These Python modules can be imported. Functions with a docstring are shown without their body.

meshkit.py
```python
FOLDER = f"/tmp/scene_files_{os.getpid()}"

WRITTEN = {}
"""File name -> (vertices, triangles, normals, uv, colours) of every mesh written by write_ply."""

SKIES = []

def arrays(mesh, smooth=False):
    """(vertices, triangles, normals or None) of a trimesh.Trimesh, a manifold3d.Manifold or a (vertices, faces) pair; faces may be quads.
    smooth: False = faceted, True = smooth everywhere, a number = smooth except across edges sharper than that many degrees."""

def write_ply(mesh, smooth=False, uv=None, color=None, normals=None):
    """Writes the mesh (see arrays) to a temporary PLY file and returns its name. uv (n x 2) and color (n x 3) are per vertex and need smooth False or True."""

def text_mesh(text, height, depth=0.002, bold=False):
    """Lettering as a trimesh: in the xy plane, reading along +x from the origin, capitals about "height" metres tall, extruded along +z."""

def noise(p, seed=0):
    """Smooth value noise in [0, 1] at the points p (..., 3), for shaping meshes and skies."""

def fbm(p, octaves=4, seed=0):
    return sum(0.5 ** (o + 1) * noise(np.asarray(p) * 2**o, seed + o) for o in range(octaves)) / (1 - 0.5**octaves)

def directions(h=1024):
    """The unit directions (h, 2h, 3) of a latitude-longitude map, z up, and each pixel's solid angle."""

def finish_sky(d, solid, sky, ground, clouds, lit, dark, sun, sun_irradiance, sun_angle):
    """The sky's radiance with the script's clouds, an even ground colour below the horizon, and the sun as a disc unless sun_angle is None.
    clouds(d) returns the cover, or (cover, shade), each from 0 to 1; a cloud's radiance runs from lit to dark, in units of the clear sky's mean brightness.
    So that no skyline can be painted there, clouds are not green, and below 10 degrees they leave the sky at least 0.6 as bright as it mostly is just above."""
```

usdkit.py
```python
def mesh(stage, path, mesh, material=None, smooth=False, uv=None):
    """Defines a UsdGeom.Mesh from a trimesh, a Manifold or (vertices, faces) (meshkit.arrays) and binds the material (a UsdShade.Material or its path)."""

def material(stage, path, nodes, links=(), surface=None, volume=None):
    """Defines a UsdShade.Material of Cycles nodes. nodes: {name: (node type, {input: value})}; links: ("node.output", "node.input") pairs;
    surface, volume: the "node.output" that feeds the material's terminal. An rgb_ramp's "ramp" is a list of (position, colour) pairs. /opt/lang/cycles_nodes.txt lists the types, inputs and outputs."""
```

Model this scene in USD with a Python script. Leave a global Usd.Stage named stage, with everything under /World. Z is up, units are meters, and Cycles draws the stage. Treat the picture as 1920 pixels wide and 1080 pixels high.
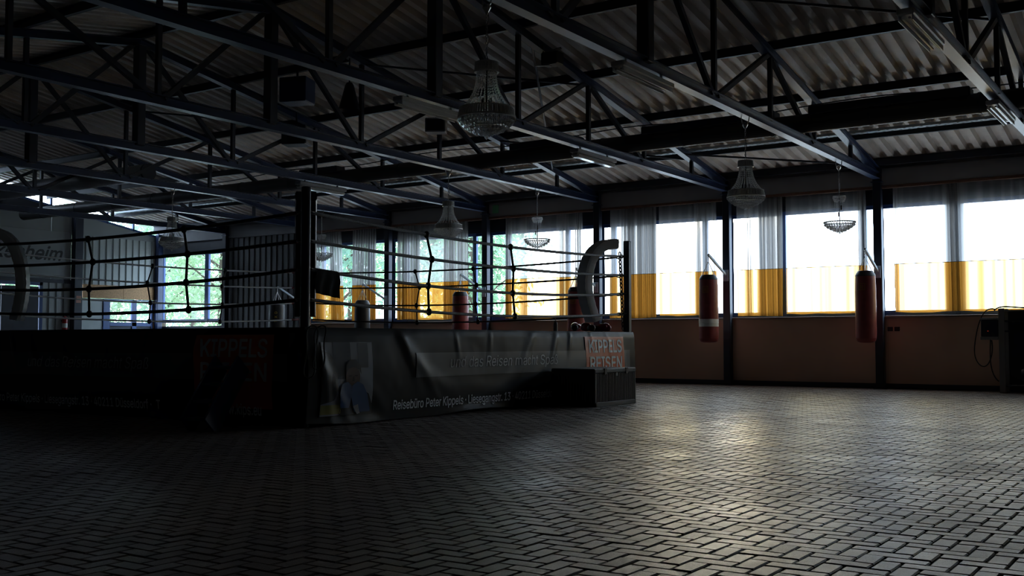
import math, random
import numpy as np, trimesh, usdkit, meshkit
from pxr import Usd, UsdGeom, UsdLux, UsdShade, Gf, Sdf, Vt
from scipy.spatial import ConvexHull

stage = Usd.Stage.CreateInMemory()
UsdGeom.SetStageUpAxis(stage, 'Z'); UsdGeom.SetStageMetersPerUnit(stage, 1.0)
stage.DefinePrim('/World', 'Xform'); stage.DefinePrim('/World/Looks', 'Scope')
rng = np.random.default_rng(7); random.seed(7)
PI = math.pi

# ------------------------------------------------------------------ camera, sky, exposure
F_PX, YAW, PITCH, EYE = 1979.0, math.radians(33.9), math.atan(100 / 1979.0), (0.0, 0.0, 1.0)
EXPOSURE = 0.0
cam = UsdGeom.Camera.Define(stage, '/World/camera')
cam.CreateHorizontalApertureAttr(36.0); cam.CreateVerticalApertureAttr(20.25)
cam.CreateFocalLengthAttr(36.0 * F_PX / 1920.0); cam.CreateExposureAttr(EXPOSURE)
cam.CreateClippingRangeAttr(Gf.Vec2f(0.05, 2000))
_f = np.array([-math.sin(YAW), math.cos(YAW), 0]); _r = np.array([math.cos(YAW), math.sin(YAW), 0]); _z = np.array([0, 0, 1.0])
FWD = _f * math.cos(PITCH) + _z * math.sin(PITCH); UPV = _z * math.cos(PITCH) - _f * math.sin(PITCH)
_m = np.eye(4); _m[0, :3], _m[1, :3], _m[2, :3], _m[3, :3] = _r, UPV, -FWD, EYE
cam.AddTransformOp().Set(Gf.Matrix4d(_m.tolist()))

SKY = 5.6
SUN_AZ, SUN_EL = math.radians(-22.6), math.radians(8.6)      # hazy low sun beyond the window wall, measured from +Y
sun_dir = (math.sin(SUN_AZ) * math.cos(SUN_EL), math.cos(SUN_AZ) * math.cos(SUN_EL), math.sin(SUN_EL))
sky = usdkit.material(stage, '/World/Looks/sky', {
    'tc': ('texture_coordinate', {}),
    'nz': ('noise_texture', {'scale': 2.2, 'detail': 5.0, 'roughness': 0.6}),
    'cl': ('rgb_ramp', {'ramp': [(0.0, (0.4, 0.64, 1.05)), (0.4, (0.55, 0.78, 1.1)), (0.65, (0.8, 0.93, 1.1)), (1.0, (1.0, 1.0, 1.0))]}),
    'dot': ('vector_math', {'math_type': 'dot_product', 'vector2': sun_dir}),
    'mx': ('math', {'math_type': 'maximum', 'value2': 0.0}),
    'p1': ('math', {'math_type': 'power', 'value2': 14.0}),
    'p2': ('math', {'math_type': 'power', 'value2': 1500.0}),
    's1': ('math', {'math_type': 'multiply', 'value2': 0.5}),
    's2': ('math', {'math_type': 'multiply_add', 'value2': 12.0}),
    's3': ('math', {'math_type': 'add', 'value2': 0.0}),
    'gl': ('mix', {'mix_type': 'add', 'fac': 1.0}),
    'gc': ('combine_color', {}),
    'gw': ('mix', {'mix_type': 'multiply', 'fac': 1.0, 'color2': (1.0, 0.85, 0.62)}),
    'bg': ('background_shader', {'strength': SKY})},
    [('tc.generated', 'nz.vector'), ('nz.fac', 'cl.fac'), ('tc.generated', 'dot.vector1'), ('dot.value', 'mx.value1'),
     ('mx.value', 'p1.value1'), ('mx.value', 'p2.value1'), ('p1.value', 's1.value1'), ('p2.value', 's2.value1'), ('s1.value', 's2.value3'),
     ('s2.value', 's3.value1'), ('s3.value', 'gc.r'), ('s3.value', 'gc.g'), ('s3.value', 'gc.b'),
     ('cl.color', 'gl.color1'), ('gc.color', 'gw.color1'), ('gw.color', 'gl.color2'), ('gl.color', 'bg.color')], surface='bg.background')
dome = UsdLux.DomeLight.Define(stage, '/World/sky_dome')
dome.CreateIntensityAttr(1.0)
UsdShade.MaterialBindingAPI.Apply(dome.GetPrim()).Bind(sky)

# ------------------------------------------------------------------ helpers
_mats = {}
def principled(name, color, rough=0.5, metal=0.0, noise=None, bump=None, **kw):
    """noise: (scale, amount) tone variation; bump: (scale, distance)."""
    if name in _mats: return _mats[name]
    n = {'p': ('principled_bsdf', {'base_color': color, 'roughness': rough, 'metallic': metal, **kw})}
    l = []
    if noise or bump:
        n['g'] = ('texture_coordinate', {})
    if noise:
        s, a = noise
        c = np.array(color)
        n['nz'] = ('noise_texture', {'scale': s, 'detail': 4.0})
        n['rp'] = ('rgb_ramp', {'ramp': [(0.25, tuple(np.clip(c * (1 - a), 0, 1))), (0.75, tuple(np.clip(c * (1 + a), 0, 1)))]})
        l += [('g.object', 'nz.vector'), ('nz.fac', 'rp.fac'), ('rp.color', 'p.base_color')]
    if bump:
        s, dd = bump
        n['nb'] = ('noise_texture', {'scale': s, 'detail': 3.0})
        n['b'] = ('bump', {'strength': 0.6, 'distance': dd})
        l += [('g.object', 'nb.vector'), ('nb.fac', 'b.height'), ('b.normal', 'p.normal')]
    _mats[name] = usdkit.material(stage, '/World/Looks/' + name, n, l, surface='p.BSDF')
    return _mats[name]

class MB:
    """Collects vertices and triangles of one mesh."""
    def __init__(self): self.v, self.f, self.n = [], [], 0
    def add(self, v, f):
        v, f = np.asarray(v, float), np.asarray(f, int)
        if f.shape[1] == 4: f = np.vstack([f[:, [0, 1, 2]], f[:, [0, 2, 3]]])
        self.v.append(v); self.f.append(f + self.n); self.n += len(v); return self
    def mesh(self, m): return self.add(m.vertices, m.faces)
    def box(self, lo, hi, c=0.0):
        lo, hi = np.minimum(lo, hi).astype(float), np.maximum(lo, hi).astype(float)
        v, f = unit_box(tuple(np.round(hi - lo, 5)), c); return self.add(v + (lo + hi) / 2, f)
    def obox(self, center, size, R=None, c=0.0):
        v, f = unit_box(tuple(np.round(size, 5)), c)
        return self.add((v @ np.asarray(R).T if R is not None else v) + np.asarray(center, float), f)
    def bar(self, a, b, w, h, up=(0, 0, 1), c=0.0):
        """rectangular bar from a to b, w across, h along up"""
        a, b = np.asarray(a, float), np.asarray(b, float)
        d = b - a; L = np.linalg.norm(d); d /= L
        s = np.cross(d, up); s = s / np.linalg.norm(s) if np.linalg.norm(s) > 1e-6 else np.array([1.0, 0, 0])
        u = np.cross(s, d)
        return self.obox((a + b) / 2, (L, w, h), np.stack([d, s, u], 1), c)
    def ibeam(self, a, b, w, h, t=0.012, up=(0, 0, 1)):
        a, b, up = np.asarray(a, float), np.asarray(b, float), np.asarray(up, float)
        d = (b - a) / np.linalg.norm(b - a); s = np.cross(d, up); s /= np.linalg.norm(s); u = np.cross(s, d)
        for k in (-1, 1): self.bar(a + u * k * (h - t) / 2, b + u * k * (h - t) / 2, w, t, up)
        return self.bar(a, b, t, h - 2 * t, up)
    def tube(self, pts, r, n=8, caps=True):
        p = np.asarray(pts, float); m = len(p)
        r = np.broadcast_to(np.asarray(r, float), (m,))
        t = np.gradient(p, axis=0); t /= np.maximum(np.linalg.norm(t, axis=1, keepdims=True), 1e-9)
        ref = np.array([0, 0, 1.0]) if abs(t[0, 2]) < 0.9 else np.array([1.0, 0, 0])
        s = np.cross(t[0], ref); s /= np.linalg.norm(s); rings = []
        a = np.arange(n) / n * 2 * PI
        for i in range(m):
            s = s - t[i] * (s @ t[i]); s /= np.linalg.norm(s); u = np.cross(t[i], s)
            rings.append(p[i] + r[i] * (np.cos(a)[:, None] * s + np.sin(a)[:, None] * u))
        v = np.vstack(rings); f = []
        for i in range(m - 1):
            j = np.arange(n); k = (j + 1) % n
            f.append(np.stack([i * n + j, i * n + k, (i + 1) * n + k, (i + 1) * n + j], 1))
        f = np.vstack(f); f = np.vstack([f[:, [0, 1, 2]], f[:, [0, 2, 3]]])
        if caps:
            j = np.arange(1, n - 1)
            f = np.vstack([f, np.stack([0 * j, j + 1, j], 1), (m - 1) * n + np.stack([0 * j, j, j + 1], 1)])
        return self.add(v, f)
    def lathe(self, prof, center=(0, 0, 0), n=24, axis='z'):
        prof = np.asarray(prof, float); m = len(prof); a = np.arange(n) / n * 2 * PI
        v = np.stack([np.outer(prof[:, 0], np.cos(a)), np.outer(prof[:, 0], np.sin(a)), np.repeat(prof[:, 1:2], n, 1)], -1).reshape(-1, 3)
        if axis == 'y': v = v[:, [0, 2, 1]] * [1, 1, -1]
        if axis == 'x': v = v[:, [2, 0, 1]]
        j = np.arange(n); k = (j + 1) % n
        f = np.vstack([np.stack([i * n + j, i * n + k, (i + 1) * n + k, (i + 1) * n + j], 1) for i in range(m - 1)])
        return self.add(v + np.asarray(center, float), f)
    def quadgrid(self, P):
        h, w = P.shape[:2]
        i, j = np.meshgrid(np.arange(h - 1), np.arange(w - 1), indexing='ij'); a = (i * w + j).ravel()
        return self.add(P.reshape(-1, 3), np.stack([a, a + 1, a + w + 1, a + w], 1))
    def arrays(self): return np.vstack(self.v), np.vstack(self.f)

_boxes = {}
def unit_box(size, c):
    key = (size, c)
    if key not in _boxes:
        h = np.array(size) / 2
        if c <= 0:
            m = trimesh.creation.box(size); _boxes[key] = (np.array(m.vertices), np.array(m.faces))
        else:
            c = min(c, 0.45 * min(size)); pts = []
            for sx in (-1, 1):
                for sy in (-1, 1):
                    for sz in (-1, 1):
                        s = np.array([sx, sy, sz])
                        for k in range(3):
                            q = h - c; q = q.copy(); q[k] = h[k]; pts.append(s * q)
            pts = np.array(pts); hull = ConvexHull(pts); f = hull.simplices.copy()
            nrm = np.cross(pts[f[:, 1]] - pts[f[:, 0]], pts[f[:, 2]] - pts[f[:, 0]])
            flip = (nrm * hull.equations[:, :3]).sum(1) < 0; f[flip] = f[flip][:, ::-1]
            _boxes[key] = (pts, f)
    return _boxes[key]

_used = {}
def path_for(name, parent=None):
    base = parent.GetPath().pathString if parent is not None else '/World'
    k = _used.get((base, name), 0); _used[(base, name)] = k + 1
    return f'{base}/{name}' + (f'_{k:03d}' if k else '')
def tag(p, label=None, cat=None, group=None, kind=None):
    for k, v in (('label', label), ('category', cat), ('group', group), ('kind', kind)):
        if v: p.SetCustomDataByKey(k, v)
    return p
def obj(name, mb, m, parent=None, smooth=30, label=None, cat=None, group=None, kind=None):
    arr = mb.arrays() if isinstance(mb, MB) else mb
    g = usdkit.mesh(stage, path_for(name, parent), arr, m, smooth=smooth)
    return tag(g.GetPrim(), label, cat, group, kind)
def thing(name, label=None, cat=None, loc=(0, 0, 0), rotz=0.0, group=None, kind=None):
    x = UsdGeom.Xform.Define(stage, path_for(name))
    x.AddTranslateOp().Set(Gf.Vec3d(*map(float, loc))); x.AddRotateZOp().Set(float(rotz))
    return tag(x.GetPrim(), label, cat, group, kind)
def dup(src, label, loc, rotz=0.0, group=None):
    was = src.GetCustomData(); nm = src.GetName()
    nm = nm[:-4] if nm[-4] == '_' and nm[-3:].isdigit() else nm
    r = thing(nm, label, was['category'], loc, rotz, group or was.get('group'))
    r.GetReferences().AddInternalReference(src.GetPath()); r.SetInstanceable(True)
    return r
def text_faces(s, height, bold=False, slant=0.0, squeeze=1.0, edge=0.03):
    t = meshkit.text_mesh(s, height, depth=0.001, bold=bold)
    v, f = np.array(t.vertices), np.array(t.faces)
    keep = v[f][:, :, 2].min(1) > 0.0005
    v, f = trimesh.remesh.subdivide_to_size(v, f[keep], edge, max_iter=12)[:2]
    v[:, 0] = v[:, 0] * squeeze + v[:, 1] * slant
    return v, f

# materials
M_blue = principled('blue_steel_paint', (0.022, 0.036, 0.085), 0.32, noise=(3, 0.25))
M_dark = principled('dark_blue_steel_paint', (0.018, 0.022, 0.036), 0.45, noise=(3, 0.3))
M_black = principled('black_rubber', (0.012, 0.012, 0.013), 0.55)
M_galv = principled('galvanised_deck', (0.6, 0.53, 0.46), 0.48, 0.0, noise=(1.3, 0.22))
M_zinc = principled('zinc_tray', (0.5, 0.55, 0.58), 0.35, 0.6)
M_white = principled('white_enamel', (0.6, 0.6, 0.58), 0.35, noise=(2, 0.1))
M_wallp = principled('ochre_wall_paint', (0.6, 0.4, 0.28), 0.6, noise=(1.2, 0.1), bump=(40, 0.002))
M_grey = principled('grey_beam_paint', (0.3, 0.3, 0.31), 0.55, noise=(2, 0.1))
M_wood = principled('brown_wood', (0.16, 0.075, 0.045), 0.5, noise=(6, 0.25))
M_osb = principled('osb_board', (0.36, 0.20, 0.085), 0.7, noise=(22, 0.35))
M_corr = principled('white_corrugated_cladding', (0.33, 0.355, 0.34), 0.45, noise=(1, 0.1))
M_frame = principled('blue_window_frame', (0.03, 0.07, 0.2), 0.35)
M_fdark = principled('dark_spandrel', (0.015, 0.018, 0.03), 0.4)
M_red = principled('red_bag_leather', (0.24, 0.04, 0.042), 0.42, noise=(8, 0.2), bump=(60, 0.0015))
M_redglove = principled('red_glove_leather', (0.22, 0.015, 0.02), 0.25)
M_blackbag = principled('black_bag_leather', (0.02, 0.018, 0.018), 0.45)
M_whitepad = principled('white_pad_vinyl', (0.8, 0.8, 0.78), 0.4)
M_padfront = principled('black_pad_vinyl', (0.015, 0.016, 0.02), 0.4)
M_redpad = principled('red_pad_vinyl', (0.12, 0.008, 0.012), 0.4)
M_tarp = principled('black_banner_tarp', (0.012, 0.0125, 0.013), 0.42, noise=(4, 0.15), specular_ior_level=0.22)
M_rope = principled('grey_rope_cover', (0.3, 0.3, 0.31), 0.6, noise=(60, 0.3))
M_ropeb = principled('black_rope_cover', (0.012, 0.012, 0.014), 0.5)
M_ropew = principled('white_rope_cover', (0.55, 0.56, 0.56), 0.5)
M_chrome = principled('chain_steel', (0.55, 0.55, 0.55), 0.25, 1.0)
M_dchain = principled('dark_chain', (0.06, 0.06, 0.06), 0.4, 0.7)
M_asph = principled('paving_outside', (0.5, 0.49, 0.46), 0.8, noise=(0.5, 0.15))
M_bark = principled('bark', (0.08, 0.06, 0.045), 0.9, noise=(5, 0.3))
M_cream = principled('cream_print', (0.55, 0.56, 0.58), 0.5)
M_band = principled('grey_band_print', (0.055, 0.06, 0.066), 0.45)
M_orange = principled('orange_print', (0.72, 0.16, 0.06), 0.45)
M_canvas = principled('ring_canvas', (0.1, 0.11, 0.13), 0.7)
M_steps = principled('blue_step_paint', (0.03, 0.07, 0.17), 0.4, noise=(6, 0.25))
M_towel = principled('black_towel_cloth', (0.012, 0.012, 0.013), 0.9, bump=(200, 0.002))
M_yellow = principled('yellow_print', (0.6, 0.42, 0.05), 0.5)

def sheer(name, tcol, thin, dcol):
    """thin: share of light a single layer lets straight through; the mesh's bunching says how many layers of cloth lie folded together"""
    _mats[name] = usdkit.material(stage, '/World/Looks/' + name, {
        't': ('transparent_bsdf', {'color': tcol}), 'tl': ('translucent_bsdf', {}), 'd': ('diffuse_bsdf', {'color': dcol}),
        'a': ('attribute', {'attribute': 'bunching'}), 'pw': ('math', {'math_type': 'power', 'value1': thin}), 'iv': ('math', {'math_type': 'subtract', 'value1': 1.0}),
        'p2': ('math', {'math_type': 'power', 'value1': 0.82}), 'cc': ('combine_color', {}), 'mc': ('mix', {'mix_type': 'multiply', 'fac': 1.0, 'color1': dcol}),
        'm1': ('mix_closure', {'fac': 0.4}), 'm2': ('mix_closure', {})},
        [('a.fac', 'p2.value2'), ('p2.value', 'cc.r'), ('p2.value', 'cc.g'), ('p2.value', 'cc.b'), ('cc.color', 'mc.color2'), ('mc.color', 'tl.color'), ('a.fac', 'pw.value2'), ('pw.value', 'iv.value2'), ('iv.value', 'm2.fac'), ('tl.BSDF', 'm1.closure1'), ('d.BSDF', 'm1.closure2'), ('t.BSDF', 'm2.closure1'), ('m1.closure', 'm2.closure2')], surface='m2.closure')
    return _mats[name]
M_sheer = sheer('white_voile', (1, 1, 1), 0.5, (0.4, 0.39, 0.38))
M_voile = sheer('yellow_voile', (1.0, 0.86, 0.44), 0.26, (0.45, 0.185, 0.025))
M_pane = usdkit.material(stage, '/World/Looks/window_pane', {
    'fr': ('fresnel', {'IOR': 1.45}), 't': ('transparent_bsdf', {'color': (0.93, 0.96, 0.95)}), 'g': ('glossy_bsdf', {'color': (1, 1, 1), 'roughness': 0.02}), 'm': ('mix_closure', {})},
    [('fr.fac', 'm.fac'), ('t.BSDF', 'm.closure1'), ('g.BSDF', 'm.closure2')], surface='m.closure')
M_crystal = usdkit.material(stage, '/World/Looks/crystal_glass', {'g': ('glass_bsdf', {'color': (0.95, 0.95, 0.95), 'roughness': 0.02, 'IOR': 1.52}), 'r': ('glossy_bsdf', {'color': (0.85, 0.85, 0.84), 'roughness': 0.08}),
    't': ('translucent_bsdf', {'color': (0.75, 0.75, 0.73)}), 'm1': ('mix_closure', {'fac': 0.45}), 'm': ('mix_closure', {'fac': 0.15})},
    [('g.BSDF', 'm1.closure1'), ('r.BSDF', 'm1.closure2'), ('m1.closure', 'm.closure1'), ('t.BSDF', 'm.closure2')], surface='m.closure')
def leafmat(name, c):
    return usdkit.material(stage, '/World/Looks/' + name, {
        'd': ('diffuse_bsdf', {'color': c}), 't': ('translucent_bsdf', {'color': (c[0] * 1.2, c[1] * 1.2, c[2])}), 'm': ('mix_closure', {'fac': 0.5})},
        [('d.BSDF', 'm.closure1'), ('t.BSDF', 'm.closure2')], surface='m.closure')
M_leaf = [leafmat('leaf_green', (0.19, 0.31, 0.2)), leafmat('leaf_pale', (0.27, 0.37, 0.24)), leafmat('leaf_bluish', (0.19, 0.31, 0.25))]

# paver material: tone per stone, fine grain, satin wear
M_paver = usdkit.material(stage, '/World/Looks/paver_concrete', {
    'g': ('geometry', {}),
    'n1': ('noise_texture', {'scale': 5.5, 'detail': 2.0}), 'r1': ('rgb_ramp', {'ramp': [(0.3, (0.12, 0.102, 0.1)), (0.5, (0.175, 0.148, 0.143)), (0.72, (0.245, 0.207, 0.198))]}),
    'n2': ('noise_texture', {'scale': 260.0, 'detail': 3.0, 'roughness': 0.7}), 'r2': ('rgb_ramp', {'ramp': [(0.32, (0.3, 0.3, 0.3)), (0.48, (0.9, 0.9, 0.9)), (0.7, (1.4, 1.4, 1.4))]}), 'sp': ('map_range', {'from_min': 0.35, 'from_max': 0.6, 'to_min': 0.03, 'to_max': 0.56, 'clamp': True}),
    'mx': ('mix', {'mix_type': 'multiply', 'fac': 1.0}),
    'n3': ('noise_texture', {'scale': 0.9, 'detail': 4.0}), 'rr': ('map_range', {'from_min': 0.3, 'from_max': 0.7, 'to_min': 0.34, 'to_max': 0.46, 'clamp': True}),
    'b': ('bump', {'strength': 0.18, 'distance': 0.0012}),
    'p': ('principled_bsdf', {})},
    [('g.position', 'n1.vector'), ('n1.fac', 'r1.fac'), ('g.position', 'n2.vector'), ('n2.fac', 'r2.fac'), ('r1.color', 'mx.color1'), ('r2.color', 'mx.color2'),
     ('mx.color', 'p.base_color'), ('g.position', 'n3.vector'), ('n3.fac', 'rr.value'), ('rr.result', 'p.roughness'), ('n2.fac', 'sp.value'), ('sp.result', 'p.specular_ior_level'), ('n2.fac', 'b.height'), ('b.normal', 'p.normal')], surface='p.BSDF')
M_joint = principled('joint_sand', (0.018, 0.016, 0.015), 0.9)

# ------------------------------------------------------------------ layout
BAY, X0, XL, XR, YW, YB = 3.41, -6.01, -29.88, 4.22, 23.05, -4.0
COLX = [X0 + BAY * k for k in (2, 1, 0, -1, -2, -3, -4, -5, -6)]      # 0.81, -2.6, -6.01, ... -26.47
RIDGE, SLOPE, ZC = 12.0, 0.167, 4.62
def chord_z(y): return ZC + SLOPE * (22.92 - RIDGE) - SLOPE * abs(y - RIDGE)
def deck_z(y): return chord_z(y) + 0.22

# ------------------------------------------------------------------ floor
floor = thing('floor', 'dark brown-grey herringbone block paving covering the whole hall', None, kind='structure')
U, JO = 0.102, 0.009
nx, ny = np.arange(int(XL / U) - 1, int(XR / U) + 1), np.arange(int(YB / U) - 1, int(YW / U) + 1)
gx, gy = np.meshgrid(nx, ny, indexing='ij'); tt = (gx + gy) % 4
hx, hy = gx[tt == 0], gy[tt == 0]; vx, vy = gx[tt == 2], gy[tt == 2]
cx = np.concatenate([(hx + 1.0) * U, (vx + 0.5) * U]); cy = np.concatenate([(hy + 0.5) * U, (vy + 1.0) * U])
sx = np.concatenate([np.full(len(hx), 2 * U - JO), np.full(len(vx), U - JO)]); sy = np.concatenate([np.full(len(hx), U - JO), np.full(len(vx), 2 * U - JO)])
ok = (cx > XL + 0.06) & (cx < XR - 0.06) & (cy < YW - 0.06) & (cy > YB + 0.06)
cx, cy, sx, sy = cx[ok], cy[ok], sx[ok], sy[ok]; N = len(cx)
dz = rng.normal(0, 0.0012, N); tx, ty = rng.normal(0, 0.006, N), rng.normal(0, 0.006, N)
sgn = np.array([(-1, -1), (1, -1), (1, 1), (-1, 1)]) / 2
def paver_arrays(i):
    i = np.atleast_1d(i); CH = 0.006; out = []
    for ins, zz in ((0.0, -0.03), (0.0, -CH), (2 * CH, 0.0)):
        X = sgn[None, :, 0] * (sx[i] - ins)[:, None]; Y = sgn[None, :, 1] * (sy[i] - ins)[:, None]
        out.append(np.stack([X + cx[i][:, None], Y + cy[i][:, None], zz + dz[i][:, None] + X * tx[i][:, None] + Y * ty[i][:, None]], -1))
    v = np.concatenate(out, 1); base = []                             # n,12,3
    for lay in (0, 1):
        for k in range(4):
            a, b = lay * 4 + k, lay * 4 + (k + 1) % 4; base += [(a, b, b + 4), (a, b + 4, a + 4)]
    base += [(8, 9, 10), (8, 10, 11)]
    f = (np.array(base)[None] + 12 * np.arange(len(i))[:, None, None]).reshape(-1, 3)
    return v.reshape(-1, 3), f
P = np.stack([cx, cy, np.zeros(N)], 1) - np.array(EYE)
dep = P @ FWD; uu, vv = 960 + F_PX * (P @ _r) / np.maximum(dep, .1), 540 - F_PX * (P @ UPV) / np.maximum(dep, .1)
seen = np.where((dep > 0.5) & (uu > -40) & (uu < 1960) & (vv < 1110) & (vv > 0))[0]
near = seen[np.argsort(dep[seen])[:300]]
for i in near:
    obj('paver', paver_arrays(i), M_paver, floor, smooth=False)
rest = np.setdiff1d(np.arange(N), near)
obj('paver_field', paver_arrays(rest), M_paver, floor, smooth=False, kind='stuff')
obj('joint_sand', MB().box((XL, YB, -0.2), (XR, YW, -0.007)), M_joint, floor, kind='stuff')

# ------------------------------------------------------------------ ceiling: corrugated deck sheets and purlins
ceil = thing('ceiling', 'corrugated metal roof deck on dark purlins', None, kind='structure')
pitch = BAY / 12
prof = []
for k in range(12):
    for x, z in ((0.0, 0.0), (0.115, 0.0), (0.15, 0.095), (0.25, 0.095)): prof.append((k * pitch + x, z))
prof.append((12 * pitch, 0.0)); prof = np.array(prof)
M_deck2 = principled('galvanised_deck_dull', (0.52, 0.465, 0.41), 0.5, 0.0, noise=(1.5, 0.25))
edges = [XL] + sorted(COLX) + [XR]
for k in range(len(edges) - 1):
    for sg in (1, -1):
        ys = np.linspace(RIDGE, RIDGE + sg * 11.2, 6)
        zs = deck_z(ys)
        P3 = np.stack([np.stack([edges[k] + prof[:, 0], np.full(len(prof), y), z + prof[:, 1]], -1) for y, z in zip(ys, zs)])
        th = P3.copy(); th[..., 2] += 0.006
        m = MB().quadgrid(P3 if sg > 0 else P3[::-1]); m.quadgrid(th[::-1] if sg > 0 else th)
        obj('roof_sheet', m, M_galv if (k + (sg > 0)) % 2 else M_deck2, ceil, smooth=False)
for k in range(-5, 6):
    y = RIDGE + 2.27 * k
    if abs(k) == 5: y = RIDGE + math.copysign(10.75, k)
    zc = chord_z(y) + 0.07 + 0.075
    m = MB()
    m.ibeam((XL, y, zc), (XR, y, zc), 0.075, 0.15, 0.01)
    obj('purlin', m, M_dark, ceil)
obj('ridge_cap', MB().box((XL, RIDGE - 0.25, deck_z(RIDGE) + 0.09), (XR, RIDGE + 0.25, deck_z(RIDGE) + 0.12)), M_deck2, ceil)
obj('annex_ceiling', MB().box((XL, YB, 4.3), (XR, 0.8, 4.4)), principled('annex_ceiling_paint', (.06, .06, .06), .7), ceil)
br = MB()       # wind bracing rods in the roof plane
for (xa, ya, xb, yb) in ((-9.42, 20.6, -6.01, 22.4), (-9.42, 16.6, -12.83, 14.3), (-9.42, 14.6, -12.83, 20.8), (-9.42, 21.0, -12.83, 18.6), (-2.6, 16.5, -6.01, 14.3), (-16.24, 16.6, -19.65, 14.3)):
    br.tube([(xa, ya, chord_z(ya) - .02), (xb, yb, chord_z(yb) - .02)], 0.022, 6)
obj('wind_brace', br, M_dark, ceil, label='thin diagonal bracing rods')

# ------------------------------------------------------------------ walls
wb = thing('wall_back', 'window wall with ochre-painted parapet and blue spandrels', None, kind='structure')
obj('parapet', MB().box((-23.06, YW, -0.1), (XR, YW + 0.25, 1.5)), M_wallp, wb)
obj('parapet', MB().box((XL, YW, -0.1), (-26.47, YW + 0.25, 1.5)), M_fdark, wb)
obj('sill_board', MB().box((-23.06, YW - 0.07, 1.5), (XR, YW + 0.2, 1.545), 0.006), principled('sill_paint', (0.3, 0.24, 0.2), 0.45), wb)
obj('blind_bay', MB().box((0.81, YW + 0.02, 1.54), (XR, YW + 0.22, 3.95)), M_wallp, wb)
obj('spandrel', MB().box((XL, YW + 0.03, 3.92), (XR, YW + 0.22, 4.4)), M_fdark, wb)
def corrugated(name, a, b, z0, z1, nrm, parent, m, pt=0.25, dp=0.04):
    """ribbed cladding between the points a and b (x, y), ribs vertical"""
    a, b = np.array(a, float), np.array(b, float); L = np.linalg.norm(b - a); d = (b - a) / L; nn = np.array(nrm, float)
    pr = []; k = 0
    while k * pt < L:
        for s, o in ((0, 0), (0.62, 0), (0.72, 1), (0.9, 1)):
            if (k + s) * pt <= L: pr.append(((k + s) * pt, o * dp))
        k += 1
    pr.append((L, 0)); pr = np.array(pr)
    xy = a + pr[:, :1] * d - pr[:, 1:] * nn
    P3 = np.stack([np.column_stack([xy, np.full(len(xy), z)]) for z in (z0, z1)])
    q = P3.copy(); q[..., :2] -= 0.06 * nn
    return obj(name, MB().quadgrid(P3).quadgrid(q[::-1]), m, parent, smooth=False)
corrugated('cladding', (-26.47, YW), (-23.06, YW), 0, 4.4, (0, -1), wb, principled('grey_corrugated_cladding', (.13, .135, .135), .5, noise=(1, .1)))
obj('eave_wall', MB().box((XL, YW + 0.02, 4.4), (XR, YW + 0.3, 5.1)), M_grey, wb)

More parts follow.
